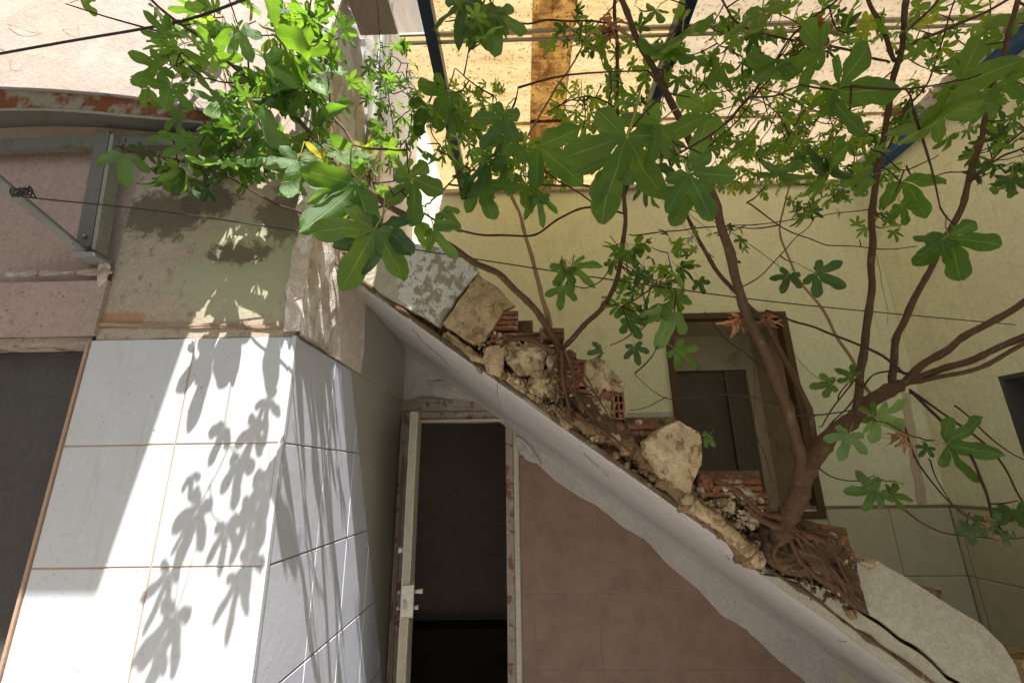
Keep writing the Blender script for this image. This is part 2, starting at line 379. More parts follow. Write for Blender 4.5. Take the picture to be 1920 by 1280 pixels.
def tube(name, P, r0, r1, mat, parent=None, **k):
    sm = k.pop('smooth', True); loc = k.pop('loc', None)
    v, f, _ = tube_data(P, r0, r1, **k); return mk(name, v, f, mat, parent, smooth=sm, loc=loc)
def Z(z): return z + CH        # heights below are measured from the eye

# ------------------------------------------------------------------ setting
v, f = boxd(-40, 40, -40, 40, -.3, 0)
tag(mk('ground', v, f, M['floor']), 'grey concrete yard floor', kind='structure')

# left building ------------------------------------------------------
Y1, Y2, XS, XR, RZ = 1.3, 2.6, -.688, 2.28, 1.86
lw = thing('side_house', 'peach and pink plastered house front with white tiled pier on the left', 'building', (-2, 1.35, 0))
# core behind tiles and renders (door gap on the left is left open)
v1, f1 = boxd(-1.33, XS - .012, Y1 + .012, Y2 + .3, 0, Z(.42))
mk('pier_core', v1, f1, M['grout'], lw)
jbox('upper_wall', (-1.32, XS - .006, Y1 + .004, Y2 + .3, Z(.42), Z(1.17)), M['mould'], lw, .003, (14, 8, 14))
jbox('peach_wall', (-3.2, XS - .004, Y1 + .001, Y2 + .3, Z(1.17), Z(3.4)), M['peach'], lw, .004, (20, 8, 16))
jbox('pink_wall', (-3.2, -1.32, Y1 + .02, Y2 + .3, Z(.62), Z(1.17)), M['pink'], lw, .003, (12, 2, 8))
jbox('lintel', (-3.2, -1.318, Y1 - .012, Y1 + .25, Z(.435), Z(.615)), M['pink'], lw, .004, (24, 2, 4))
box('lintel_strip', (-3.2, -1.34, Y1 + .01, Y1 + .2, Z(.405), Z(.433)), M['frame_wood'], lw)
# door on the left: frame, screen and dark inside
box('door_jamb', (-1.341, -1.3325, Y1 - .004, Y1 + .1, 0, Z(.405)), M['grout'], lw)
sdoor = thing('screen_door', 'dark grey screened doorway at the left edge below the pink lintel', 'door', (-2, 1.36, 0))
box('door_panel', (-2.4, -1.3315, Y1 + .07, Y1 + .09, .02, Z(.40)), M['screen'], sdoor)
box('rail', (-2.4, -1.353, Y1 + .05, Y1 + .069, 1.0, 1.05), M['frame_brown'], sdoor)
box('outer_wall', (-3.2, -2.41, Y1 + .02, Y2, 0, Z(.43)), M['pink'], lw)
# white front tiles
box('grout_bed', (-1.331, XS - .0125, Y1 + .0022, Y1 + .0119, 0, Z(.4185)), M['grout'], lw)
T = .322; g = .0017
zt = .42; rows = []
while zt > -CH:
    rows.append((max(zt - T, -CH), zt)); zt -= T
for (a, b) in rows:
    for (x0, x1) in ((-1.332, -1.003), (-1.003, XS - .012)):
        piece('tile', [(x0 + g, Z(a) + g), (x1 - g, Z(a) + g), (x1 - g, Z(b) - g), (x0 + g, Z(b) - g)], 'Y', Y1 + .0115, Y1, M['tile_white'], lw)
box('corner_trim', (XS - .0115, XS + .002, Y1 - .003, Y1 + .0112, 0, Z(.42)), M['tile_white'], lw)
# side tiles, cut so the stair's slanted shadow edge becomes a material edge
for (a, b) in rows:
    y = Y1 + .013; first = True
    while y < Y2:
        y1 = y + (.289 if first else .27); first = False
        p = [(y + g, Z(a) + g), (y1 - g, Z(a) + g), (y1 - g, Z(b) - g), (y + g, Z(b) - g)]
        p = clip(p, 1, .545, 1.985 + .545 * CH)          # Y + .545 z' <= 1.985
        p = clip(p, 1, 0, Y2 - .01)
        piece('tile', p, 'X', XS - .0115, XS + R.uniform(-.0012, .0005), M['tile_side'], lw)
        y = y1
gb = clip([(Y1 + .014, 0), (Y2 - .012, 0), (Y2 - .012, Z(.4185)), (Y1 + .014, Z(.4185))], 1, .545, 1.983 + .545 * CH)
piece('grout_bed', gb, 'X', XS - .0116, XS - .0032, M['grout_dark'], lw)
# smooth painted render beyond that shadow edge, sitting 3 mm back
pp = [(1.2, 0), (Y2, 0), (Y2, Z(.42)), (1.2, Z(.42))]
pp = clip(pp, -1, -.545, -(1.990 + .545 * CH))
piece('paint_panel', pp, 'X', XS - .011, XS - .003, M['under_paint'], lw)
pp = [(1.72, Z(.4202)), (Y2, Z(.4202)), (Y2, Z(.76)), (1.55, Z(.76))]
piece('paint_panel', pp, 'X', XS - .011, XS - .0028, M['under_paint'], lw)
# broken render up the corner
def ragged_layer(name, mat, y0, edge, z0, z1, xd, seed, lw_):
    n = 46; vs = []; fs = []; m = 7
    for i in range(n + 1):
        z = z0 + (z1 - z0) * i / n
        e = edge + .05 * mnoise.noise(Vector((seed, z * 6, 0))) + .03 * mnoise.noise(Vector((seed, z * 23, 4))) + .018 * mnoise.noise(Vector((seed, z * 60, 8)))
        for j in range(m + 1):
            y = y0 + (e - y0) * j / m
            r = .008 * mnoise.fractal(Vector((y * 16, z * 16, seed)), .7, 2, 4)
            vs.append((xd + (r if j < m else 0), y, z))
        vs.append((XS - .012, e + .004, z))
    w = m + 2
    for i in range(n):
        for j in range(w - 1):
            a = i * w + j; fs.append((a, a + 1, a + w + 1, a + w))
    return mk(name, vs, fs, mat, lw_)
ragged_layer('render_layer', M['broken'], Y1 - .004, 1.54, Z(.424), Z(3.2), XS + .016, 3, lw)
ragged_layer('render_layer', M['side_plaster'], Y1 + .01, 1.86, Z(.424), Z(3.2), XS + .004, 11, lw)
# crumbled front lip of the corner
ed = []
for i in range(60):
    z = Z(.43 + i * .036)
    ed.append((XS - .045 - .022 * mnoise.noise(Vector((1, z * 9, 0))) - .012 * mnoise.noise(Vector((1, z * 40, 0))), z))
vs = []; fs = []
for x, z in ed: vs += [(x, Y1 + .003, z), (x + .004, Y1 - .012, z), (XS + .014, Y1 - .014 + .006 * mnoise.noise(Vector((3, z * 30, 0))), z), (XS + .017, Y1 - .002, z)]
for i in range(len(ed) - 1):
    for j in range(3): a = i * 4 + j; fs.append((a, a + 1, a + 5, a + 4))
mk('corner_render', vs, fs, M['broken'], lw)
# hairline cracks on the peach wall
for pts in ([(20, 45), (60, 62), (110, 52), (150, 55), (147, 48)], [(360, 165), (380, 190), (420, 200), (450, 196)], [(5, 60), (15, 110), (40, 130)]):
    tube('crack', [at(x, y, Y1 - .001) for x, y in pts], .0009, .0004, M['grout_pale'], lw, sides=4, sub=6, wig=.03)
# loose plaster flakes above the door
for s_, pts in enumerate(([(10, 512), (70, 506), (130, 510), (205, 504), (212, 512), (190, 517), (120, 514), (60, 517), (12, 520)], [(190, 480), (208, 500), (200, 525), (186, 540), (182, 505)])):
    slab('plaster_flake', pts, Y1 - .013, .005, M['frame_wood'] if s_ == 0 else M['broken'], lw, .003, .02, .006, 20 + s_)
# rusty edge strip below mould stained render
slab('rust_edge', [(178, 605), (300, 609), (460, 608), (556, 613), (556, 616), (400, 613), (250, 613), (176, 611)], Y1 - .001, .003, M['grout'], lw, .002, .02, .004, 31)

# gutter / ledge --------------------------------------------------------
gt = thing('metal_ledge', 'rusty sagging sheet metal ledge under the peach wall at upper left', 'ledge', tuple(at(100, 200, 1.2)))
top = [(-260, 166), (-80, 167), (0, 169), (120, 175), (240, 186), (330, 200), (440, 222)]
bot = [(-260, 214), (-80, 212), (0, 207), (120, 208), (240, 218), (330, 226), (440, 236)]
dep = [1.215, 1.215, 1.215, 1.215, 1.22, 1.235, 1.275]
A = catmull([at(x, y, d) for (x, y), d in zip(top, dep)], 6); B = catmull([at(x, y, d) for (x, y), d in zip(bot, dep)], 6)
n = len(A); vs = []; fs = []
for i in range(n):
    j_ = mnoise.noise_vector(A[i] * 14) * .006
    a = A[i] + j_; b = B[i] + j_ * .6
    vs += [(a.x, Y1 + .002, a.z + .012), a + Vector((0, 0, .004)), a + Vector((0, .004, -.004)), b + Vector((0, .006, 0)), (b.x, b.y + .012, b.z + .004), (b.x, Y1 + .002, b.z + .01)]
for i in range(n - 1):
    for j in range(5): a = i * 6 + j; fs.append((a, a + 1, a + 7, a + 6))
mk('ledge_sheet', vs, fs, [M['rust'], M['bracket']], gt, mi=[1 if (q % 5) in (0, 3, 4) else 0 for q in range(len(fs))])
tube('ledge_lip', [p + Vector((0, -.004, .004)) for p in A], .006, .006, M['galv'], gt, sides=5, sub=1)
tube('ledge_lip', [p + Vector((0, -.002, 0)) for p in B], .005, .005, M['pipe'], gt, sides=5, sub=1)
jbox('back_board', (-2.2, -.84, Y1 - .03, Y1 - .004, Z(1.118), Z(1.165)), M['bracket'], gt, .003, (20, 1, 2))  # dark strip standing in for the shade under the ledge

# bracket with strut ---------------------------------------------------
br = thing('steel_bracket', 'green grey steel wall bracket with diagonal strut at upper left', 'bracket', tuple(at(160, 470, 1.28)))
def strip_px(name, q, Y, th, mat, par):
    p = [(lambda a: (a.x, a.z))(at(x, y, Y)) for x, y in q]; return piece(name, p, 'Y', Y + th, Y, mat, par, .002)
strip_px('upright', [(181, 246), (206, 246), (170, 462), (139, 470)], 1.262, .036, M['bracket'], br)
strip_px('edge_flange', [(207, 250), (214, 251), (178, 470), (171, 466)], 1.25, .045, M['pipe'], br)
strip_px('foot_plate', [(132, 470), (176, 472), (178, 480), (134, 482)], 1.23, .068, M['galv'], br)
P0 = at(156, 474, 1.25); P1 = at(-90, 265, 1.06)
def bar(name, P0, P1, w, t, mat, par):
    d = (P1 - P0).normalized(); s = d.cross(Vector((0, 1, 0))).normalized() * w / 2; q = d.cross(s).normalized() * t / 2
    vs = [P + a * s + b * q for P in (P0, P1) for a, b in ((-1, -1), (1, -1), (1, 1), (-1, 1))]
    return mk(name, vs, [(0, 1, 5, 4), (1, 2, 6, 5), (2, 3, 7, 6), (3, 0, 4, 7), (0, 3, 2, 1), (4, 5, 6, 7)], mat, par)
bar('strut', P0, P1, .026, .012, M['galv'], br)
bar('strut_edge', P0 + Vector((.004, -.008, .015)), P1 + Vector((.004, -.008, .015)), .004, .02, M['bracket'], br)
for dx in (0, 16): tube('bolt', [at(142 + dx, 458 - dx, 1.262), at(142 + dx, 458 - dx, 1.252)], .006, .006, M['galv'], br, sides=6, sub=1, knob=0)

# unseen slab added overhead to shade the door side, and its carrying wing
bs = thing('balcony', 'concrete balcony slab overhead on the left carried by the side wing', 'balcony', (-3, .4, 3.6))
box('slab', (-3.2, -.785, -.02, .76, Z(2.2), Z(2.32)), M['stringer_white'], bs)
box('wing_wall', (-3.45, -3.205, -4, 2.9, 0, Z(3.4)), M['pink'], bs)

# drain pipe in the corner
dp = thing('drain_pipe', 'grey green vertical drain pipe on the sunlit corner beside the roof', 'pipe', (-.65, 1.66, 3))
tube('pipe', [(-.655, 1.66, Z(.95)), (-.652, 1.66, Z(2.0)), (-.655, 1.66, Z(3.1))], .026, .026, M['pipe'], dp, sides=12, knob=0)
tube('collar', [(-.655, 1.66, Z(1.36)), (-.655, 1.66, Z(1.40))], .031, .031, M['pipe'], dp, sides=12, sub=1, knob=0)

# back wall ------------------------------------------------------------
bw = thing('rear_wall', 'cream painted rear wall with pale green tile dado behind the fig trees', 'wall', (1, 2.6, 0))
WX0, WX1, WZ0, WZ1 = .886, 1.60, -.237, .919
DX0, DX1, DZ = -.629, -.092, .295
def wall_piece(x0, x1, z0, z1, m='cream', dv=(10, 1, 10)):
    jbox('wall_panel', (x0, x1, Y2, Y2 + .22, Z(z0), Z(z1)), M[m], bw, .002, dv)
wall_piece(XS - .05, WX0, .335, RZ + 1.2); wall_piece(WX0, WX1, WZ1, RZ + 1.2); wall_piece(WX1, XR + .3, -CH, RZ + 1.2)
wall_piece(DX1 + .06, WX0, -CH, .335, 'soffit'); wall_piece(WX0, WX1, -CH, WZ0, 'soffit')
wall_piece(XS - .3, DX0 - .05, -CH, .335, 'under_paint', (3, 1, 10))
# dado tiles
def tiles(x0, x1, ztop, zbot, w, h, plane, back, front, mat, par, cuts=(), off=0, name='tile'):
    z = ztop
    while z > zbot:
        u = x0 - off
        while u < x1:
            p = [(max(u, x0) + g, Z(max(z - h, zbot)) + g), (min(u + w, x1) - g, Z(max(z - h, zbot)) + g), (min(u + w, x1) - g, Z(z) - g), (max(u, x0) + g, Z(z) - g)]
            for c in cuts: p = clip(p, *c)
            if len(p) > 2 and (p[0][0] < p[1][0] or True): piece(name, p, plane, back, front, mat, par)
            u += w
        z -= h
tiles(1.40, XR - .012, -.195, -1.2, .33, .33, 'Y', Y2 + .001, Y2 - .011, M['tile_dado'], bw, off=.11)
box('grout_bed', (1.40, XR - .013, Y2 - .009, Y2 + .0008, Z(-1.2), Z(-.196)), M['grout_pale'], bw)
box('dado_cap', (1.40, XR - .012, Y2 - .012, Y2 + .001, Z(-.193), Z(-.181)), M['grout_pale'], bw)
# brown tiles under the stair
tiles(DX1 + .075, 2.2, .1, -CH, .333, .342, 'Y', Y2 + .001, Y2 - .010, M['tile_brown'], bw, cuts=[(.735, 1, .30 + CH)], off=.27)
pb = clip([(DX1 + .075, 0), (2.2, 0), (2.2, Z(.1)), (DX1 + .075, Z(.1))], .735, 1, .295 + CH)
piece('grout_bed', pb, 'Y', Y2 + .0008, Y2 - .0088, M['grout_pale'], bw)
# whitewashed band under the soffit, wavy lower edge, over the tiles
wl_ = [(966, 808), (972, 826), (1000, 862), (1040, 900), (1085, 930), (1120, 948), (1165, 985), (1210, 1012), (1255, 1060), (1310, 1105), (1350, 1150), (1400, 1180), (1450, 1228), (1510, 1278), (1600, 1350)]
lo = [(lambda a: (a.x, a.z))(at(x, y, Y2 - .013)) for x, y in wl_]
lo = [p for i in range(len(lo) - 1) for p in [(lo[i][0] + (lo[i + 1][0] - lo[i][0]) * t / 5, lo[i][1] + (lo[i + 1][1] - lo[i][1]) * t / 5 + .006 * mnoise.noise(Vector((i + t / 5, 0, 0)) * 3)) for t in range(5)]]
vs = []; fs = []
for x, z in lo:
    zt_ = Z(.30 - .735 * x) + .02
    vs += [(x, Y2 - .011, z), (x, Y2 - .0145, z + .004), (x, Y2 - .0145, max(zt_, z + .03))]
for i in range(len(lo) - 1):
    for j in range(2): a = i * 3 + j; fs.append((a, a + 3, a + 4, a + 1))
mk('whitewash_band', vs, fs, M['soffit'], bw)
# wall above the door with ragged peeled edge
jbox('over_door', (XS, .0, Y2 - .02, Y2 + .01, Z(.345), Z(.8)), M['soffit'], bw, .004, (20, 1, 10))
for s_, pts in enumerate(([(728, 760), (790, 745), (850, 748), (925, 758), (948, 775), (900, 772), (840, 764), (790, 768), (735, 772)], [(800, 712), (850, 716), (880, 735), (895, 752), (850, 750), (812, 742)], [(966, 815), (985, 826), (1010, 858), (1015, 872), (985, 860), (970, 840)])):
    slab('peeled_plaster', pts, Y2 - .022, .014, M['frame_wood'] if s_ == 0 else M['soffit'], bw, .004, .02, .007, 40 + s_)

# window in the rear wall ------------------------------------------------
wd = thing('recessed_window', 'dark recessed window with brown frame in the cream rear wall', 'window', (1.24, 2.7, 1.9))
for nme, b in (('frame_rail', (WX0 - .01, WX1 + .01, Y2 - .02, Y2 + .04, Z(WZ1 - .028), Z(WZ1 + .008))), ('frame_rail', (WX0 - .01, WX1 + .01, Y2 - .02, Y2 + .04, Z(WZ0 - .008), Z(WZ0 + .03))),
               ('frame_stile', (WX0 - .012, WX0 + .028, Y2 - .021, Y2 + .04, Z(WZ0 + .03), Z(WZ1 - .028))), ('frame_stile', (WX1 - .028, WX1 + .012, Y2 - .021, Y2 + .04, Z(WZ0 + .03), Z(WZ1 - .028)))):
    box(nme, b, M['frame_brown'], wd)
D2 = 2.98
box('reveal_top', (WX0, WX1, Y2 + .041, D2, Z(WZ1 - .02), Z(WZ1 + .03)), M['reveal'], wd)
box('reveal_side', (WX0 - .03, WX0 + .01, Y2 + .041, D2, Z(WZ0), Z(WZ1 - .021)), M['reveal'], wd)
box('reveal_side', (WX1 - .01, WX1 + .03, Y2 + .041, D2, Z(WZ0), Z(WZ1 - .021)), M['reveal'], wd)
box('sill', (WX0, WX1, Y2 + .041, D2, Z(WZ0 - .03), Z(WZ0 + .01)), M['reveal'], wd)
box('inner_lintel', (WX0, WX1, D2, D2 + .1, Z(.66), Z(WZ1)), M['reveal'], wd)
box('inner_jamb', (WX0, 1.0, D2, D2 + .1, Z(WZ0), Z(.66)), M['reveal'], wd)
box('inner_jamb', (1.52, WX1, D2, D2 + .1, Z(WZ0), Z(.66)), M['reveal'], wd)
box('casement', (1.38, 1.52, D2 + .02, D2 + .05, Z(WZ0), Z(.655)), M['pane_mid'], wd)
for b in ((WX0 - .3, WX1 + .4, D2 + .101, D2 + .9, Z(1.2), Z(1.3)), (WX0 - .3, WX0 - .2, D2 + .101, D2 + .9, Z(WZ0 - .4), Z(1.2)), (WX1 + .3, WX1 + .4, D2 + .101, D2 + .9, Z(WZ0 - .4), Z(1.2)), (WX0 - .3, WX1 + .4, D2 + .101, D2 + .9, Z(WZ0 - .5), Z(WZ0 - .4)),
          (WX0 - .3, WX0 - .001, Y2 + .221, D2 + .1, Z(WZ0 - .5), Z(1.3)), (WX1 + .031, WX1 + .4, Y2 + .221, D2 + .1, Z(WZ0 - .5), Z(1.3)), (WX0 - .0, WX1 + .03, Y2 + .221, D2 + .1, Z(WZ1 + .031), Z(1.3))): box('room_wall', b, M['dark_room'], wd)
box('pane', (1.001, 1.379, D2 + .04, D2 + .05, Z(WZ0), Z(.655)), M['pane_dark'], wd)  # closes the opening; darkness of the room is put into its colour
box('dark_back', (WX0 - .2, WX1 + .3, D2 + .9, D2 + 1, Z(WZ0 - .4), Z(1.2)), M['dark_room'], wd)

# room behind the small door (real dark box)
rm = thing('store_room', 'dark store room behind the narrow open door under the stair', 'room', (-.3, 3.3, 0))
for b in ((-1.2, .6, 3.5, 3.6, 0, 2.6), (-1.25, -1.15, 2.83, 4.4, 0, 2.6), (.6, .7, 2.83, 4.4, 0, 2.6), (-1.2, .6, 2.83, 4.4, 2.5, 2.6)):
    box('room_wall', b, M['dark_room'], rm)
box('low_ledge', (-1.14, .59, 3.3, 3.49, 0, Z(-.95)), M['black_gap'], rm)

# small door ---------------------------------------------------------------
dr = thing('door_frame', 'worn peeling door frame around the narrow opening under the stair', 'door frame', (-.36, 2.6, 0))
jbox('jamb', (DX0 - .055, DX0, Y2 - .05, Y2 + .06, 0, Z(DZ)), M['frame_wood'], dr, .002, (1, 1, 30))
jbox('jamb', (DX1, DX1 + .04, Y2 - .035, Y2 + .06, 0, Z(DZ)), M['frame_wood'], dr, .002, (1, 1, 30))
jbox('jamb_bead', (DX1 + .042, DX1 + .068, Y2 - .022, Y2 + .02, 0, Z(DZ - .02)), M['door_paint'], dr, .0015, (1, 1, 30))
jbox('head', (DX0 - .055, DX1 + .04, Y2 - .04, Y2 + .06, Z(DZ) + .001, Z(DZ + .055)), M['frame_wood'], dr, .002, (20, 1, 1))
box('head_bead', (DX0, DX1, Y2 - .052, Y2 - .041, Z(DZ) - .004, Z(DZ) + .012), M['door_paint'], dr)
tube('rust_strip', [(XS + .03, Y2 - .06, .05), (XS + .028, Y2 - .062, 1.0), (XS + .03, Y2 - .06, Z(.1))], .008, .006, M['grout'], dr, sides=5, wig=.006, knob=.4)
leaf_d = thing('door_leaf', 'cream painted narrow door standing open edge on under the stair', 'door', (-.6, 2.5, 0))
hx, hy, ex, ey = -.60, 2.54, -.515, 2.07
dd = Vector((ex - hx, ey - hy, 0)).normalized(); nn = Vector((-dd.y, dd.x, 0))
def leaf_box(name, a, b, t0, t1, z0, z1, mat, par=leaf_d, wob=.0008, nz=1):
    vs = []; H_ = Vector((hx, hy, 0))
    L_ = [(a, t0), (b, t0), (b, t1), (a, t1)]; n = nz
    for i in range(n + 1):
        for u, w in L_:
            p = H_ + dd * u + nn * w; p.z = z0 + (z1 - z0) * i / n
            vs.append(p + mnoise.noise_vector(p * 8) * wob)
    fs = [(0, 3, 2, 1), (4 * n, 4 * n + 1, 4 * n + 2, 4 * n + 3)]
    for i in range(n):
        for j in range(4): k_ = (j + 1) % 4; fs.append((4 * i + j, 4 * i + k_, 4 * i + 4 + k_, 4 * i + 4 + j))
    return mk(name, vs, fs, mat, par)
LL = math.hypot(ex - hx, ey - hy)
leaf_box('panel', 0, LL, 0, .034, .03, Z(DZ - .005), M['door_paint'], nz=20, wob=.002)
leaf_box('edge_strip', LL + .0005, LL + .004, .004, .030, .05, Z(DZ - .01), M['stringer_white'], nz=20)
zl = at(740, 1127, 2.07).z
leaf_box('lock_case', LL - .05, LL + .006, .0345, .052, zl - .06, zl + .06, M['lock'])
leaf_box('lock_plate', LL + .0065, LL + .010, .004, .050, zl - .055, zl + .06, M['lock'])
leaf_box('latch', LL + .0101, LL + .018, .012, .024, zl - .025, zl + .005, M['galv'])
for zz, w0, w1 in ((zl + .03, .053, .088), (zl - .03, .053, .072)):
    Pn = Vector((hx, hy, 0)) + dd * (LL - .02) ; tube('knob', [Pn + nn * w0 + Vector((0, 0, zz)), Pn + nn * w1 + Vector((0, 0, zz))], .007, .010, M['lock'], leaf_d, sides=8, sub=1, knob=0)
    tube('knob', [Pn - nn * .001 + Vector((0, 0, zz)), Pn - nn * .016 + Vector((0, 0, zz))], .006, .008, M['galv'], leaf_d, sides=8, sub=1, knob=0)
Pn = Vector((hx, hy, 0)) + dd * (LL - .03); zz = at(770, 1030, 2.1).z
tube('bolt', [Pn - nn * .001 + Vector((0, 0, zz)), Pn - nn * .022 + Vector((0, 0, zz))], .010, .014, M['lock'], leaf_d, sides=8, sub=1, knob=0)

# right wall ------------------------------------------------------------
rw = thing('right_wall', 'cream side wall on the right with dark recess and tile dado', 'wall', (2.4, 1.5, 0))
a_ = atX(1870, 706, XR)
WY0, WY1 = a_.y - .75, a_.y; WT = a_.z - CH; WB = WT - .9
def rwp(y0, y1, z0, z1): jbox('wall_panel', (XR, XR + .2, y0, y1, Z(z0), Z(z1)), M['cream'], rw, .002, (1, 10, 10))
rwp(WY1, Y2 - .001, -CH, RZ + 1); rwp(-3, WY0, -CH, RZ + 1); rwp(WY0, WY1, WT, RZ + 1); rwp(WY0, WY1, -CH, WB)
rwin = thing('side_window', 'grey recessed window opening in the right wall cut by the frame edge', 'window', (2.4, WY1 - .3, Z(WT)))
box('pane', (XR + .12, XR + .14, WY0, WY1, Z(WB), Z(WT)), M['screen'], rwin)
box('reveal_side', (XR + .001, XR + .119, WY1 - .02, WY1 - .001, Z(WB), Z(WT)), M['screen'], rwin)
box('reveal_top', (XR + .001, XR + .119, WY0, WY1 - .021, Z(WT) - .02, Z(WT) - .001), M['screen'], rwin)
box('mullion', (XR + .10, XR + .119, WY1 - .30, WY1 - .26, Z(WB), Z(WT)), M['frame_brown'], rwin)
tiles(.9, Y2 - .012, -.195, -1.2, .33, .33, 'X', XR + .001, XR - .011, M['tile_dado'], rw)
box('grout_bed', (XR - .009, XR + .0008, .9, Y2 - .013, Z(-1.2), Z(-.196)), M['grout_pale'], rw)
box('dado_cap', (XR - .012, XR + .001, .9, Y2 - .012, Z(-.193), Z(-.181)), M['grout_pale'], rw)
for pts in ([(1640, 470), (1660, 560), (1672, 640), (1690, 700)], [(1290, 400), (1340, 440), (1350, 450)], [(1475, 650), (1510, 690), (1550, 720)]):
    tube('crack', [at(x, y, Y2 - .001) for x, y in pts], .0014, .0008, M['grout_dark'], bw, sides=4, sub=4, wig=.012)
# stain tubes: old render patches low on the wall
slab('render_patch', [(1745, 700), (1762, 705), (1775, 790), (1790, 850), (1772, 842), (1755, 780)], Y2 - .001, .006, M['reveal'], bw, .002, .03, .01, 51)
slab('render_patch', [(1690, 730), (1706, 740), (1722, 850), (1738, 945), (1722, 950), (1704, 850)], Y2 - .001, .005, M['reveal'], bw, .002, .03, .01, 52)

# ------------------------------------------------------------------ roof
rf = thing('yard_roof', 'translucent yellowed fibreglass roof on blue steel beams over the yard', 'roof', (1, 1.5, Z(RZ)))
def sheet(x0, x1, y0, y1, z, mat, name='roof_sheet', wav=.004, n=(10, 40)):
    vs = []; fs = []
    for t in (0, .006):
        for i in range(n[0] + 1):
            for j in range(n[1] + 1):
                x = x0 + (x1 - x0) * i / n[0]; y = y0 + (y1 - y0) * j / n[1]
                vs.append((x, y, Z(z) + t + wav * math.sin(y * 60) + .006 * mnoise.noise(Vector((x * 2, y * 2, z)))))
    w = n[1] + 1; top_ = (n[0] + 1) * w
    for i in range(n[0]):
        for j in range(n[1]):
            a = i * w + j; fs.append((a, a + 1, a + w + 1, a + w))
    return mk(name, vs[:top_], fs, mat, rf)
ys = [-.35, .2, .8, 1.49, 2.02, 2.62]
xs_ = [(-.5, .07, 'roof'), (.26, .70, 'roof'), (.70, 1.35, 'roof_pale'), (1.35, XR, 'roof_pale')]
for k_ in range(len(ys) - 1):
    for (x0, x1, m_) in xs_:
        if x0 == -.5: x0 = -.2 if ys[k_] < .4 else (-.36 if ys[k_] < 1 else -.5)
        sheet(x0, x1 + .01, ys[k_], ys[k_ + 1] + .02, RZ + .003 * (k_ % 2) + R.uniform(0, .003), M[m_], wav=.0025)
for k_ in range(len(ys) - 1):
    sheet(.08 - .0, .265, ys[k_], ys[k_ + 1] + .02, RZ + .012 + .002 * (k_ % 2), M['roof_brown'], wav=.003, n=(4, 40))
for yb in (1.475, 1.515, .78):
    box('purlin_edge', (-.5 if yb > 1 else -.36, XR, yb, yb + .010, Z(RZ - .018), Z(RZ - .006)), M['under_paint'], rf)
box('edge_board', (XS + .02, -.505, 1.0, 1.47, Z(RZ - .02), Z(RZ)), M['pink'], rf)
box('beam', (-.375, -.325, .99, Y2, Z(RZ - .085), Z(RZ - .019)), M['navy'], rf)
box('beam', (.675, .725, -.35, Y2, Z(RZ - .085), Z(RZ - .019)), M['navy'], rf)
box('beam', (XR - .07, XR - .004, -.35, Y2, Z(RZ - .07), Z(RZ - .019)), M['blue'], rf)
box('wall_plate', (-.5, XR - .08, Y2 - .03, Y2 - .004, Z(RZ - .045), Z(RZ - .019)), M['reveal'], rf)

# opposite side of the yard, behind the camera
ow = thing('opposite_wall', 'plain cream wall closing the yard behind the viewer', 'wall', (0, -3, 0))
box('wall_panel', (-3.2, 2.6, -3.3, -3.1, 0, 3.6), M['cream'], ow)

# ------------------------------------------------------------------ stair
Yo = 1.5; K = .24; SL = .735
st = thing('stair_flight', 'collapsing concrete stair flight rising left with whitewashed soffit', 'stairs', (.8, 2, 0))
# soffit slab: subdivided, slightly uneven
vs = []; fs = []; nx, ny = 40, 26
for i in range(nx + 1):
    x = XS + .001 + (XR - XS - .002) * i / nx
    for j in range(ny + 1):
        y = Yo + (Y2 - .012 - Yo) * j / ny
        q_ = max(0, (y - (Y2 - .17)) / .17); vs.append((x, y, Z(K - SL * x) - .07 * (1 - math.sqrt(max(0, 1 - q_ * q_ * .96))) + .004 * mnoise.noise(Vector((x * 4, y * 4, 0))) + .002 * mnoise.noise(Vector((x * 15, y * 15, 0)))))
for i in range(nx):
    for j in range(ny): a = i * (ny + 1) + j; fs.append((a, a + 1, a + ny + 2, a + ny + 1))
mk('soffit', vs, fs, M['soffit'], st, smooth=True); vs = []; fs = []; b0 = 0
for i in range(nx + 1):
    x = XS + .001 + (XR - XS - .002) * i / nx
    zz_ = Z(K - SL * x) + .004 * mnoise.noise(Vector((x * 4, Yo * 4, 0))); vs += [(x, Yo, zz_ - .0005), (x, Yo - .006 + .004 * mnoise.noise(Vector((x * 12, 1, 0))), zz_ + .004), (x, Yo, zz_ + .02)]
for i in range(nx):
    a = 3 * i; fs += [(a, a + 3, a + 4, a + 1), (a + 1, a + 4, a + 5, a + 2)]
mk('soffit_edge', vs, fs, M['soffit'], st)
# steps
x = XS + .001
while x < XR - .05:
    x1 = min(x + .245, XR - .01); zt_ = Z(K - SL * x) + .16
    v = [(x, Yo + .06, Z(K - SL * x) + .02), (x1, Yo + .06, Z(K - SL * x1) + .02), (x1, Yo + .06, zt_), (x, Yo + .06, zt_)]
    v += [(a, Y2 - .02, c) for a, b, c in v]
    mk('step', v, [(0, 1, 2, 3), (7, 6, 5, 4), (0, 4, 5, 1), (1, 5, 6, 2), (2, 6, 7, 3), (3, 7, 4, 0)], M['earth_tan'], st)
    x = x1
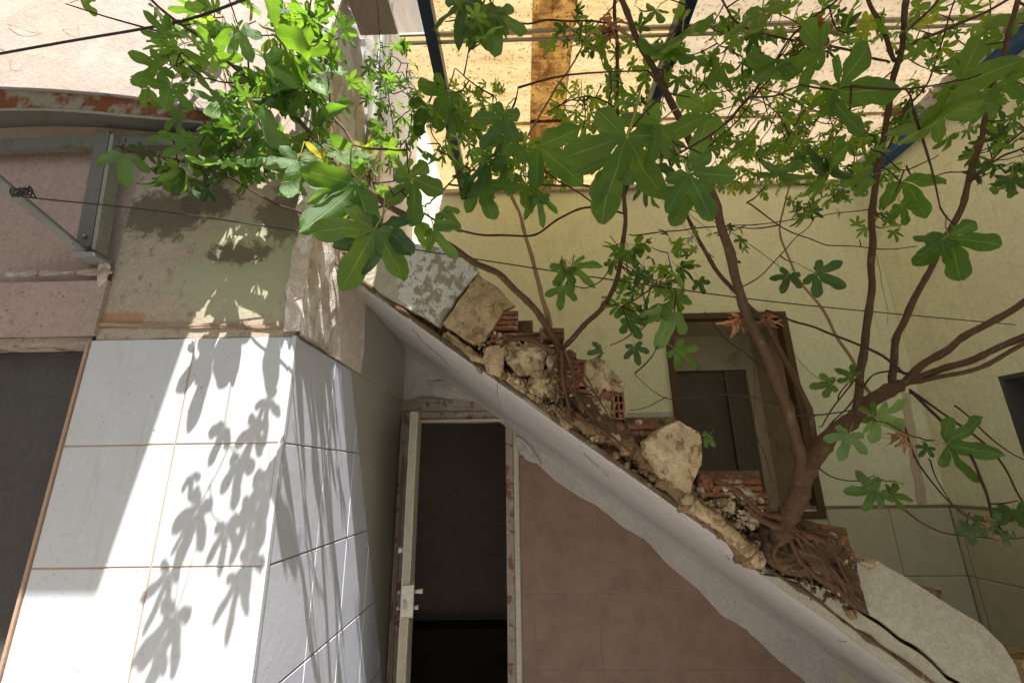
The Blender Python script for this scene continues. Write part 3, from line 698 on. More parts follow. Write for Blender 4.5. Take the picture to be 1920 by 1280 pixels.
# masonry core on the open side: rough wall following the broken outline
outl = [(560, 420), (735, 452), (860, 505), (925, 590), (1000, 630), (1060, 655), (1100, 672), (1160, 715), (1172, 790), (1240, 812), (1312, 905), (1420, 920), (1450, 975), (1500, 1000), (1570, 1005), (1598, 1052), (1640, 1066), (1720, 1110), (1828, 1180), (1880, 1235), (1893, 1290), (1990, 1400)]
core = [(lambda a: (a.x, a.z))(at(x, y, Yo)) for x, y in outl]
def core_top(x):
    for (a, b), (c, d) in zip(core, core[1:]):
        if a <= x <= c: return b + (d - b) * (x - a) / (c - a)
    return core[0][1] if x < core[0][0] else core[-1][1]
vs = []; fs = []; nx, nz = 240, 16
xa, xb = max(core[0][0], XS + .002), 2.2
for i in range(nx + 1):
    x = xa + (xb - xa) * i / nx; zb = Z(K - SL * x) + .008; zt_ = max(core_top(x) + .012 * mnoise.noise(Vector((x * 30, 0, 0))), zb + .02)
    for j in range(nz + 1):
        z = zb + (zt_ - zb) * j / nz
        y = Yo + .03 - .028 * mnoise.fractal(Vector((x * 9, z * 9, 2)), .6, 2.1, 5) + .006 * mnoise.noise(Vector((x * 70, z * 70, 0)))
        vs.append((x, max(y, Yo + .004), z))
    vs.append((x, Yo + .12, zt_))
w = nz + 2
for i in range(nx):
    for j in range(w - 1): a = i * w + j; fs.append((a, a + w, a + w + 1, a + 1))
mk('masonry_core', vs, fs, M['earth_tan'], st)

def sl(name, pts, th, mat, seed, Y=Yo, **k):
    return slab(name, pts, Y, th, M[mat], st, seed=seed, **k)
# plaster sheets still on
sl('plaster_sheet', [(655, 535), (690, 470), (744, 440), (750, 520), (775, 588), (700, 545)], .020, 'stringer_white', 1, rough=.003, amp=.004, dome=.1)
sl('plaster_sheet', [(742, 452), (838, 470), (880, 482), (898, 512), (858, 560), (826, 616), (775, 586), (748, 565)], .022, 'stringer_stained', 2, rough=.003, amp=.004, dome=.1)
sl('render_fragment', [(899, 514), (930, 536), (966, 575), (945, 585), (926, 620), (912, 640), (888, 648), (862, 632), (834, 612), (862, 563)], .030, 'tan_render', 3, rough=.006, amp=.006, dome=.2, lean=.15)
sl('render_fragment', [(912, 655), (948, 648), (945, 690), (940, 712), (915, 700), (905, 680)], .045, 'tan_render', 4, rough=.003, amp=.003, dome=.2)
# lumps of mortar
lumps = [([(945, 642), (975, 640), (1000, 660), (990, 700), (970, 705), (950, 680)], .05), ([(985, 640), (1018, 642), (1025, 665), (1015, 700), (985, 705), (978, 670)], .055),
         ([(995, 700), (1035, 695), (1046, 715), (1036, 745), (1015, 752), (990, 730)], .05), ([(1025, 670), (1045, 668), (1048, 700), (1030, 705)], .04),
         ([(950, 700), (985, 715), (1010, 750), (990, 742), (955, 718)], .03), ([(905, 700), (830, 632), (835, 622), (880, 652), (910, 680)], .02),
         ([(1095, 680), (1120, 668), (1150, 700), (1172, 722), (1165, 738), (1130, 728), (1100, 735), (1090, 710)], .06), ([(1110, 750), (1145, 752), (1150, 790), (1120, 780)], .05),
         ([(1080, 760), (1108, 772), (1130, 800), (1098, 796)], .035), ([(1020, 755), (1052, 770), (1070, 800), (1040, 785)], .03),
         ([(1375, 905), (1402, 915), (1415, 938), (1388, 945)], .05), ([(1390, 960), (1410, 955), (1418, 975), (1400, 985)], .05), ([(1340, 935), (1375, 940), (1370, 965), (1345, 955)], .04),
         ([(1405, 1025), (1430, 1022), (1432, 1050), (1422, 1072), (1405, 1060)], .045), ([(1572, 1092), (1594, 1090), (1607, 1108), (1603, 1126), (1584, 1122)], .06),
         ([(1120, 1 + 800), (1160, 812), (1175, 835), (1140, 830)], .03), ([(1600, 1048), (1640, 1050), (1630, 1062), (1604, 1066)], .04)]
for i, (p, t) in enumerate(lumps):
    sl('mortar_lump', p, t * .7, 'pale_rock' if i not in (5, 9, 15) else 'tan_render', 60 + i, rough=.014, amp=.009, step=.009, dome=.5)
# the big loose chunk leaning out
ck = slab('render_chunk', [(1228, 808), (1262, 791), (1300, 812), (1306, 845), (1312, 872), (1302, 900), (1294, 930), (1268, 926), (1240, 902), (1222, 872), (1202, 848), (1200, 828)], Yo - .03, .05, M['pale_rock'], None, rough=.006, step=.012, amp=.006, seed=5, dome=.35, lean=-.25)
tag(ck, 'large pale chunk of render leaning on the broken stair edge', 'chunk')
# earth band along the flight
def band(name, pts, r0, r1, mat, Y=Yo - .01, knob=.5, **k):
    return tube(name, [at(x, y, Y) for x, y in pts], r0, r1, M[mat], st, sides=10, knob=knob, sub=10, wig=.02, **k)
band('mortar_ridge', [(1050, 765), (1110, 800), (1170, 830), (1230, 885), (1300, 945), (1360, 990), (1410, 1045)], .022, .030, 'earth_tan')
band('mortar_ridge', [(1075, 742), (1120, 768), (1160, 800), (1205, 838)], .016, .018, 'earth')
band('mortar_ridge', [(840, 622), (900, 672), (950, 705), (1010, 762), (1070, 800)], .008, .012, 'tan_render')
band('timber_strip', [(1290, 935), (1350, 985), (1400, 1030), (1420, 1050)], .020, .022, 'tan_render', Y=Yo - .03, knob=.25)
tube('dark_edge', [(XS + .01 + i * .145, Yo - .016, Z(K - SL * (XS + .01 + i * .145)) + .020) for i in range(20)], .0065, .0065, M['earth'], st, sides=6, sub=5, wig=.007, knob=.7)

# hollow bricks ---------------------------------------------------------
def hollow_brick(px, py, wpx, hpx, Y, ang=0, holes=False, name='brick'):
    """ribbed hollow clay block: px,py = centre"""
    c = at(px, py, Y); s = Y * .95 / F; w = wpx * s / 2; h = hpx * s / 2
    vs = []; fs = []
    def addb(x0, x1, y0, y1, z0, z1):
        b = len(vs); v, f = boxd(x0, x1, y0, y1, z0, z1)
        for p in v:
            q = Vector(p); q += mnoise.noise_vector(q * 40 + c * 9) * .0015
            ca, sa = math.cos(ang), math.sin(ang)
            vs.append((c.x + q.x * ca - q.z * sa, c.y + q.y, c.z + q.x * sa + q.z * ca))
        fs.extend(tuple(i + b for i in t) for t in f)
    if not holes:
        addb(-w, w, .004, .07, -h, h)
        n = max(2, int(hpx / 9)); st_ = 2 * h / n
        for i in range(n):
            z = -h + st_ * i; addb(-w * R.uniform(.93, 1.01), w * R.uniform(.93, 1.01), -.003, .0038, z + st_ * .14, z + st_ * .82)
    else:
        n = 4; st_ = 2 * h / n
        for i in range(n + 1):
            z = -h + st_ * i; addb(-w, w, 0, .08, z - .003, z + .003)
        for xx in (-w, 0, w): addb(xx - .003, xx + .003, .0005, .08, -h, h)
        addb(-w, w, .05, .079, -h + .004, h - .004)
    return mk(name, vs, fs, M['brick'], st)
for a in ((948, 600, 52, 44, -.02), (935, 634, 34, 20, .0), (985, 630, 90, 18, .0), (1035, 625, 50, 26, -.03), (1060, 700, 60, 60, -.1), (1105, 700, 46, 56, -.12),
          (1080, 738, 70, 22, -.05), (1205, 806, 56, 24, 0), (1372, 914, 110, 34, -.03), (1425, 940, 30, 30, -.03), (1530, 1000, 60, 16, -.03), (1560, 1015, 60, 26, -.05),
          (1592, 1044, 22, 18, .1), (1580, 1042, 34, 36, -.1), (1330, 905, 40, 26, -.3)):
    hollow_brick(a[0], a[1], a[2], a[3], Yo - .012, a[4])
hollow_brick(1160, 755, 20, 62, Yo - .02, .0, True)
hollow_brick(1130, 742, 40, 14, Yo - .01, .0, True)
# loose stones: rubble on and in the face
def rubble(name, n, gen, mat, parent, seed, kind='stuff'):
    rr = random.Random(seed); vs = []; fs = []
    ico = [(0, 0, 1), (.89, 0, .45), (.28, .85, .45), (-.72, .53, .45), (-.72, -.53, .45), (.28, -.85, .45), (.72, .53, -.45), (-.28, .85, -.45), (-.89, 0, -.45), (-.28, -.85, -.45), (.72, -.53, -.45), (0, 0, -1)]
    icf = [(0, 1, 2), (0, 2, 3), (0, 3, 4), (0, 4, 5), (0, 5, 1), (1, 6, 2), (2, 7, 3), (3, 8, 4), (4, 9, 5), (5, 10, 1), (6, 7, 2), (7, 8, 3), (8, 9, 4), (9, 10, 5), (10, 6, 1), (11, 7, 6), (11, 8, 7), (11, 9, 8), (11, 10, 9), (11, 6, 10)]
    for _ in range(n):
        c, s = gen(rr); b = len(vs); sx, sy, sz = (rr.uniform(.6, 1.3) for _ in range(3))
        rot = Matrix.Rotation(rr.uniform(0, 6.3), 3, Vector((rr.gauss(0, 1), rr.gauss(0, 1), rr.gauss(0, 1))).normalized())
        for p in ico:
            q = rot @ Vector((p[0] * sx, p[1] * sy, p[2] * sz)) * s * rr.uniform(.75, 1.2); vs.append(c + q)
        fs.extend(tuple(i + b for i in t) for t in icf)
    o = mk(name, vs, fs, mat, parent); o['kind'] = kind; return o
def along(poly):
    def gen(rr):
        i = rr.randrange(len(poly)); x, y, rx, ry, s = poly[i]
        while 1:
            p = at(x + rr.gauss(0, rx), y + rr.gauss(0, ry), Yo - rr.uniform(-.02, .02))
            if core_top(p.x) - .005 > p.z > Z(K - SL * p.x) + .02: return p, s * rr.uniform(.4, 1.3)
    return gen
rubble('mortar_crumbs', 1500, along([(930, 655, 18, 12, .006), (1000, 735, 22, 14, .007), (1060, 780, 26, 12, .006), (1130, 770, 18, 20, .007), (1130, 815, 20, 8, .006), (1350, 950, 22, 12, .007), (1400, 970, 14, 12, .007), (1290, 930, 14, 8, .005), (1590, 1070, 7, 18, .006), (1040, 720, 12, 20, .006)]), M['pale_rock'], st, 3)
rubble('earth_crumbs', 2200, along([(1080, 770, 30, 20, .006), (1200, 860, 26, 10, .006), (1330, 965, 26, 12, .006), (1400, 1010, 22, 18, .007), (1480, 1040, 30, 20, .008), (1520, 1080, 26, 14, .007), (1570, 1110, 16, 10, .007), (1250, 890, 14, 8, .005), (1000, 750, 20, 8, .005)]), M['earth'], st, 4)
def shards(rr):
    while 1:
        px_ = rr.uniform(930, 1600); i = [k_ for k_ in range(len(outl) - 1) if outl[k_][0] <= px_ <= outl[k_ + 1][0]][0]
        (xa_, ya_), (xb_, yb_) = outl[i], outl[i + 1]; t = (px_ - xa_) / (xb_ - xa_); yt = ya_ + (yb_ - ya_) * t
        yb2 = 545 + (px_ - 700) * .735
        p = at(px_, rr.uniform(yt - 4, yb2 - 6), Yo - rr.uniform(-.025, .03))
        if p.z > Z(K - SL * p.x) + .025: return p, rr.uniform(.006, .017)
rubble('mortar_shards', 260, shards, M['earth_tan'], st, 8)
rubble('pale_shards', 110, shards, M['pale_rock'], st, 9)
rubble('brick_shards', 24, shards, M['brick'], st, 10)
def gen_tread(rr):
    x = rr.uniform(1.3, 2.25); return Vector((x, rr.uniform(1.62, 2.5), Z(K - SL * x) + .2 + rr.uniform(0, .07))), rr.uniform(.01, .035)
o = rubble('tread_rubble', 260, gen_tread, M['earth_tan'], None, 5); o['label'] = 'brown rubble and dry litter lying on the lower stair treads'
# lower white stringer, in two pieces with a real crack between
crk = [(1426, 1074), (1480, 1082), (1545, 1100), (1590, 1132), (1612, 1150), (1640, 1168), (1680, 1200), (1712, 1218), (1738, 1240), (1765, 1268), (1800, 1285), (1850, 1330)]
crk_hi = [(1610, 1142), (1643, 1161), (1684, 1194), (1716, 1211), (1743, 1234), (1769, 1262), (1803, 1280), (1853, 1325)]
def flat_sheet(name, px, Y, th, mat, seed, amp=.002):
    """big flat render sheet filled by ear clipping through bmesh, uneven front"""
    import bmesh
    P = jag([(lambda a: (a.x, a.z))(at(x, y, Y)) for x, y in px], .02, amp, seed)
    bm = bmesh.new(); vv = [bm.verts.new((x, Y - th, z)) for x, z in P]; fc = bm.faces.new(vv)
    ext = bmesh.ops.extrude_face_region(bm, geom=[fc]); 
    for e in ext['geom']:
        if isinstance(e, bmesh.types.BMVert): e.co.y = Y + .02
    bmesh.ops.triangulate(bm, faces=bm.faces[:]); bmesh.ops.recalc_face_normals(bm, faces=bm.faces[:])
    off = wloc(st)
    for v_ in bm.verts: v_.co -= off
    me = bpy.data.meshes.new(name); bm.to_mesh(me); bm.free(); me.materials.append(M[mat])
    o = bpy.data.objects.new(name, me); COL.objects.link(o); o.parent = st; return o
flat_sheet('render_sheet', [(1426, 1076), (1480, 1083), (1545, 1102), (1590, 1134)] + crk[4:] + [(1780, 1330), (1700, 1272), (1560, 1168)], Yo, .016, 'stringer_white', 70)
flat_sheet('render_sheet', [(1598, 1052), (1640, 1052), (1690, 1080), (1760, 1125), (1828, 1166), (1868, 1205), (1890, 1240), (1906, 1290), (1930, 1340)] + crk_hi[::-1] + [(1600, 1120)], Yo, .020, 'stringer_white', 71)
tube('crack_shadow_gap', [at(x, y, Yo + .004) for x, y in crk_hi], .004, .003, M['black_gap'], st, sides=5, sub=3)
sl('stain_patch', [(1545, 1108), (1592, 1138), (1618, 1152), (1590, 1166), (1565, 1150)], .020, 'earth', 72, rough=.003, dome=.6)
sl('earth_mass', [(1420, 985), (1450, 965), (1510, 975), (1545, 1000), (1580, 1030), (1596, 1075), (1604, 1120), (1610, 1146), (1570, 1122), (1525, 1085), (1480, 1078), (1440, 1060), (1415, 1030)], .075, 'earth', 90, rough=.016, amp=.010, step=.010, dome=.5)
sl('earth_mass', [(1075, 745), (1120, 760), (1165, 792), (1205, 825), (1215, 850), (1180, 845), (1130, 815), (1085, 790)], .03, 'earth', 91, rough=.014, amp=.009, step=.010, dome=.5)
for pts in ([(800, 668), (815, 690), (840, 712), (870, 735)], [(1060, 870), (1110, 905), (1140, 925)], [(1290, 985), (1330, 1010), (1350, 1030)], [(1500, 1170), (1530, 1190), (1560, 1220)]):
    P_ = [at(x, y, 1.9) for x, y in pts]; P_ = [Vector((p.x, 0, 0)) for p in P_]
    tube('crack', [Vector((p.x, 1.62 + .12 * i + .04 * math.sin(i * 3), Z(K - SL * p.x) - .0008)) for i, p in enumerate(P_)], .0011, .0007, M['earth'], st, sides=4, sub=5, wig=.015)
# little hanging root thread over the soffit edge
tube('root_thread', [at(x, y, Yo - .02) for x, y in ((935, 710), (932, 735), (938, 762))], .0012, .0008, M['root'], st, sides=4)

# ------------------------------------------------------------------ leaves
def leaf_mesh(name, lobes, rings, across, seed, curl=.25, droop=.3, detail=True):
    rr = random.Random(seed); vs = []; uv = []; fs = []; mi = []; index = {}
    bounds = []
    for i, (a, L, wd_, rs) in enumerate(lobes):
        lo_ = (lobes[i - 1][0] + a) / 2 if i > 0 else a - (lobes[1][0] - a) * .5 - 14
        hi_ = (lobes[i + 1][0] + a) / 2 if i < len(lobes) - 1 else a + (a - lobes[i - 1][0]) * .5 + 14
        bounds.append((lo_, hi_))
    for i, (a, L, wd_, rs) in enumerate(lobes):
        lo_, hi_ = bounds[i]; base = len(vs)
        rsl = lobes[i][3] if i == 0 else min(rs, lobes[i - 1][3]) if False else rs
        for k_ in range(rings + 1):
            t = k_ / rings
            for s_ in range(-across, across + 1):
                u = math.sin(s_ / across * math.pi / 2) * .35 + s_ / across * .65
                r = t * L
                side = lo_ if u < 0 else hi_
                half = abs(side - a)
                bl = min(1, max(0, (r / L - rs) / .16)); bl = bl * bl * (3 - 2 * bl)
                tt = min(1, max(0, (r / L - rs) / (1 - rs)))
                W_ = wd_ * (1 - .15 * math.cos(tt * math.pi * 1.2)) * math.sqrt(max(0, 1 - max(0, (tt - .45) / .56) ** 2.2))
                wsec = 2 * r * math.sin(math.radians(half) / 2) * 1.0
                hw = wsec * (1 - bl) + min(W_, wsec * 1.1) * bl
                ang = math.radians(a)
                if bl <= 0:
                    an = math.radians(a + u * half); x = r * math.sin(an); y = r * math.cos(an)
                else:
                    lx = hw * u; ly = r - abs(u) * hw * .10
                    an = math.radians(a + u * half)
                    px_, py_ = lx * math.cos(ang) + ly * math.sin(ang), -lx * math.sin(ang) + ly * math.cos(ang)
                    qx, qy = r * math.sin(an), r * math.cos(an)
                    x = qx * (1 - bl) + px_ * bl; y = qy * (1 - bl) + py_ * bl
                if abs(u) == 1 and k_ > 0:
                    j_ = .010 * math.sin(k_ * 1.3 + i * 2 + seed) ; x += j_ * math.cos(ang); y -= j_ * math.sin(ang)
                R_ = math.hypot(x, y)
                z = -droop * R_ * R_ * .6 + curl * .22 * abs(u) * min(r, .6) * (1 if (seed + i) % 3 else .3) + .13 * mnoise.noise(Vector((x * 2.2, y * 2.2, seed))) + .035 * mnoise.noise(Vector((x * 7, y * 7, seed)))
                vs.append(Vector((x, y, z))); uv.append((.5 + u * .5, t))
        w = 2 * across + 1
        for k_ in range(rings):
            for j in range(w - 1):
                a_ = base + k_ * w + j
                f = (a_, a_ + 1, a_ + w + 1, a_ + w) if k_ else (a_, a_ + w + 1, a_ + w)
                fs.append(f[::-1]); mi.append(0)
    # petiole
    pl = rr.uniform(.45, .7)
    P = [Vector((0, .02, -.004)), Vector((0, -pl * .5, -.04)), Vector((rr.uniform(-.1, .1), -pl, .02))]
    b = len(vs); v, f, _ = tube_data(P, .018, .013, sides=4, sub=2, knob=0, base=b)
    vs += v; uv += [(.25, 0)] * len(v); fs += f; mi += [1] * len(f)
    return vs, fs, uv, mi
LB = [[(-110, .44, .12, .34), (-55, .78, .15, .28), (0, 1.0, .165, .30), (52, .82, .155, .28), (106, .48, .125, .34)],
      [(-100, .46, .12, .36), (-46, .80, .135, .28), (0, 1.0, .145, .28), (48, .86, .14, .28), (98, .52, .125, .36)],
      [(-58, .72, .17, .38), (0, 1.0, .20, .38), (62, .80, .18, .38)],
      [(-110, .40, .13, .42), (-57, .74, .165, .37), (0, 1.0, .185, .40), (53, .80, .175, .37), (106, .44, .14, .42)],
      [(-95, .42, .095, .3), (-44, .83, .105, .22), (0, 1.0, .115, .22), (46, .88, .11, .22), (97, .47, .10, .3)]]
LEAF_HI = [leaf_mesh('l', LB[i % 5], 12, 3, 100 + i, [.3, .5, .9, .2, .6][i % 5], [.15, .35, .55, .7, .9][(i * 2) % 5]) for i in range(10)]
LEAF_LO = [leaf_mesh('l', [[(a, b, c * .92, d * .72) for a, b, c, d in q] for q in (LB[1], LB[0], LB[4], LB[3])][i % 4], 7, 1, 200 + i, [.4, .7, 1.0, .3][i % 4], [.2, .5, .8, 1.1][(i * 3) % 4]) for i in range(8)]
LEAF_DRY = [leaf_mesh('l', LB[i % 5], 8, 2, 300 + i, 2.6, 2.6) for i in range(3)]
for dl in LEAF_DRY:
    for i, p in enumerate(dl[0]): dl[0][i] = p + mnoise.noise_vector(p * 4) * .22
CACHE = {}
def leaf_data(kind, idx, mat):
    key = (kind, idx, mat)
    if key not in CACHE:
        vs, fs, uv, mi = {'hi': LEAF_HI, 'lo': LEAF_LO, 'dry': LEAF_DRY}[kind][idx]
        me = bpy.data.meshes.new('fig_leaf'); me.from_pydata([tuple(v) for v in vs], [], fs)
        me.materials.append(M[mat]); me.materials.append(M['petiole'])
        me.polygons.foreach_set('material_index', mi); me.polygons.foreach_set('use_smooth', [True] * len(fs))
        L = me.uv_layers.new(name='UVMap'); L.data.foreach_set('uv', [c for f in fs for i in f for c in uv[i]])
        CACHE[key] = me
    return CACHE[key]
HS = .84; BR = .55
class Tree:
    def __init__(s, name, label, root):
        s.o = thing(name, label, 'tree', tuple(root)); s.root = Vector(root); s.leaves = []; s.pts = []; s.tw = ([], [])
    def branch(s, name, pts, r0, r1, mat='bark', sides=9, wig=.01, knob=.14, sub=7, pw=1):
        q_ = 1 if name == 'root' else BR; v, f, P = tube_data([at(*p) for p in pts], r0 * q_, r1 * q_, sides=sides, sub=sub, knob=knob, wig=wig, pw=pw, seed=len(s.pts))
        mk(name, v, f, M[mat], s.o, smooth=True); s.pts += P; return P
    def leaf(s, P, tip, nrm, size, kind, idx, mat):
        y = tip.normalized(); z = (nrm - y * nrm.dot(y)).normalized(); x = y.cross(z)
        m = Matrix.Translation(P) @ Matrix((x, y, z)).transposed().to_4x4() @ Matrix.Scale(size, 4)
        d = (P - Vector((0, 0, CH))).length; s.leaves.append((size / d, m, kind, idx, mat))
    def hero(s, jx, jy, tx, ty, Y, dY=0, under=True, tilt=(0, 0, 0), idx=0, mat='leaf'):
        P = at(jx, jy, Y); T = at(tx, ty, Y + dY); d = T - P
        away = (P - Vector((0, 0, CH))).normalized(); n_ = (away if under else -away) + Vector(tilt)
        s.leaf(P, d, n_, d.length * HS, 'hi', idx, mat)
        # twig to the nearest branch point
        s.twig(P - d.normalized() * d.length * .58 - n_.normalized() * .0)
    def twig(s, Q, rmax=.0035):
        if not s.pts: return
        N_ = min(s.pts, key=lambda p: (p - Q).length)
        L = (N_ - Q).length
        if L < .01 or L > .7: return
        mid = (N_ + Q) / 2 + Vector((R.uniform(-.1, .1), R.uniform(-.1, .1), -.12 * R.random())) * L
        v, f, P = tube_data([N_, mid, Q], min(rmax, .002 + L * .006), .0016, sides=5, sub=4, knob=.1, base=len(s.tw[0]))
        s.tw[0].extend(v); s.tw[1].extend(f); s.pts += P[4:]
    def cluster(s, px, py, rx, ry, Y, n, size, mats, twigs=4, spreadY=.12, top=False, face=.7):
        c = at(px, py, Y); ends = []
        for _ in range(twigs):
            e = at(px + R.gauss(0, rx * .5), py + R.gauss(0, ry * .5), Y + R.gauss(0, spreadY * .6)); s.twig(e, .004); ends.append(e)
        for i in range(n):
            a = R.uniform(0, 6.28); q = math.sqrt(R.random())
            Yl = Y + R.gauss(0, spreadY)
            x_, y_ = px + rx * q * math.cos(a), py + ry * q * math.sin(a)
            P = at(x_, y_, Yl)
            if P.z > Z(RZ - .06) and P.x > -.55: 
                k_ = (RZ - .08) / (P.z - CH); P = Vector((0, 0, CH)) + (P - Vector((0, 0, CH))) * k_
            if P.x < XS + .05 and P.y > Y1 - .07: P = Vector((0, 0, CH)) + (P - Vector((0, 0, CH))) * ((Y1 - .07) / P.y)
            e = min(ends, key=lambda t: (t - P).length) if ends else c
            out = (P - e); out = out.normalized() if out.length > 1e-4 else Vector((1, 0, 0))
            rv = Vector((R.gauss(0, 1), R.gauss(0, 1), R.gauss(0, 1)))
            tip = out + Vector((0, 0, -.45)) + rv * .45
            away = (P - Vector((0, 0, CH))).normalized()
            nrm = Vector((0, 0, 1)) * .6 + away * face + rv * .35 + Vector((R.gauss(0, .4), R.gauss(0, .4), 0))
            sz = size * R.uniform(.6, 1.25)
            s.leaf(P, tip, nrm, sz, 'hi' if sz > .055 else 'lo', R.randrange(10) if sz > .055 else R.randrange(8), R.choice(mats))
            if i % 3 == 0 and (P - e).length > .03: s.twig(P - tip.normalized() * sz * .5, .0025)
    def finish(s, limit=290):
        mk('twigs', s.tw[0], s.tw[1], M['bark_dark'], s.o, smooth=True)['kind'] = 'stuff'
        s.leaves.sort(key=lambda t: -t[0])
        for sz, m, kind, idx, mat in s.leaves[:limit]:
            o = bpy.data.objects.new('leaf' if kind != 'dry' else 'dry_leaf', leaf_data(kind, idx, mat)); COL.objects.link(o)
            o.parent = s.o; o.matrix_basis = Matrix.Translation(-s.root) @ m
            if kind == 'dry' : o['label'] = 'dry curled brown leaf'
        rest = s.leaves[limit:]
        groups = {}
        for t in rest: groups.setdefault(t[4], []).append(t)
        vs = []; fs = []; uv = []; mi = []; mats = [M['petiole']]
        for mat, L in groups.items():
            mats.append(M[mat])
            for sz, m, kind, idx, _ in L:
                v, f, u, q = {'hi': LEAF_HI, 'lo': LEAF_LO, 'dry': LEAF_DRY}[kind][idx]; b = len(vs)
                vs += [m @ p for p in v]; uv += u; fs += [tuple(i + b for i in t) for t in f]; mi += [0 if k_ else len(mats) - 1 for k_ in q]
        if vs: mk('foliage', vs, fs, mats, s.o, uvs=uv, mi=mi, smooth=True)['kind'] = 'stuff'

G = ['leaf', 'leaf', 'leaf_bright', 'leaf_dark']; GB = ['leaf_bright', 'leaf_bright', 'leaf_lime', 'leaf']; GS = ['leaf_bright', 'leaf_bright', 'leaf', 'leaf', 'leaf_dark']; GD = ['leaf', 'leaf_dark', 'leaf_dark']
# small fig ------------------------------------------------------------
ts = Tree('fig_tree', 'smaller fig tree rooted in the broken bricks near the stair top', at(1050, 650, Yo - .03))
ts.branch('trunk', [(1048, 662, 1.46), (1040, 635, 1.46), (1020, 600, 1.44), (985, 560, 1.4), (935, 515, 1.32), (870, 478, 1.22), (790, 425, 1.1), (705, 370, 1.0), (640, 315, 1.04), (560, 225, 1.12), (480, 160, 1.14), (400, 92, 1.12), (330, 40, 1.08), (280, -5, 1.04), (240, -60, 1.0)], .026, .006, 'bark', pw=.8)
ts.branch('branch', [(705, 370, 1.0), (680, 300, 1.02), (640, 235, 1.1), (590, 175, 1.14), (540, 110, 1.14), (515, 40, 1.1), (500, -60, 1.04)], .011, .005, 'bark')
ts.branch('branch', [(1030, 615, 1.46), (1012, 540, 1.5), (985, 440, 1.55), (955, 345, 1.6), (965, 300, 1.62), (1010, 220, 1.62), (1060, 140, 1.45), (1110, 60, 1.3), (1160, 0, 1.2)], .016, .004, 'bark_pale', knob=.2)
ts.branch('branch', [(1052, 655, 1.46), (1085, 622, 1.45), (1125, 580, 1.44), (1155, 520, 1.42), (1170, 440, 1.4), (1170, 370, 1.36), (1160, 250, 1.3), (1158, 130, 1.2), (1152, 40, 1.12), (1160, -60, 1.02)], .017, .010, 'bark')
ts.branch('branch', [(840, 345, 1.2), (930, 349, 1.25), (1020, 348, 1.3), (1105, 350, 1.38), (1165, 372, 1.37)], .006, .008, 'bark')
ts.branch('branch', [(1168, 400, 1.38), (1100, 390, 1.35), (1050, 410, 1.3), (1000, 438, 1.25), (920, 440, 1.15), (840, 425, 1.05), (790, 400, 1.0)], .007, .005, 'bark_dark')
ts.branch('branch', [(600, 412, 1.05), (540, 392, 1.08), (470, 352, 1.1), (400, 320, 1.12), (330, 300, 1.13), (270, 288, 1.13), (215, 275, 1.13)], .006, .003, 'bark_dark')
ts.branch('branch', [(725, 385, 1.0), (660, 405, 1.02), (600, 412, 1.05)], .006, .006, 'bark_dark')
ts.branch('branch', [(480, 160, 1.14), (400, 150, 1.14), (330, 130, 1.12), (300, 60, 1.08)], .005, .003, 'bark_dark')
ts.branch('branch', [(1150, 400, 1.38), (1110, 380, 1.34), (1040, 335, 1.3), (985, 290, 1.25), (940, 250, 1.2), (925, 180, 1.15)], .006, .003, 'bark_dark')
ts.branch('branch', [(1155, 480, 1.4), (1130, 525, 1.38), (1100, 540, 1.35), (1060, 530, 1.33)], .004, .003, 'bark_dark')
ts.branch('branch', [(1158, 42, 1.12), (1040, 40, 1.1), (980, 45, 1.08), (930, 10, 1.0), (900, -40, .95)], .006, .004, 'bark_dark')
ts.branch('branch', [(1165, 230, 1.3), (1150, 200, 1.28), (1100, 178, 1.25), (1060, 195, 1.22), (1020, 215, 1.22)], .005, .003, 'bark_dark')
# thin stem rising near the corner
ts.branch('branch', [(750, 350, 1.25), (745, 290, 1.4), (735, 220, 1.5), (715, 130, 1.5), (710, 60, 1.42), (705, 0, 1.32)], .005, .002, 'bark_dark')
# roots
for pts, r in (([(1035, 655), (1000, 640), (960, 638), (938, 650)], .011), ([(1050, 655), (1052, 700), (1060, 750), (1075, 790)], .008), ([(1058, 658), (1075, 700), (1082, 745)], .007), ([(1062, 660), (1095, 700), (1120, 745)], .005),
               ([(1048, 655), (1035, 690), (1030, 720)], .006), ([(1055, 660), (1068, 720), (1110, 780), (1150, 830)], .005), ([(1060, 665), (1040, 760), (1080, 800)], .004), ([(1070, 690), (1110, 730), (1140, 780)], .004), ([(1075, 780), (1130, 810), (1190, 850)], .006)):
    ts.branch('root', [(x, y, 1.445 - .01 * math.sin(x)) for x, y in pts], r, r * .5, 'root', 6, .012, .35)
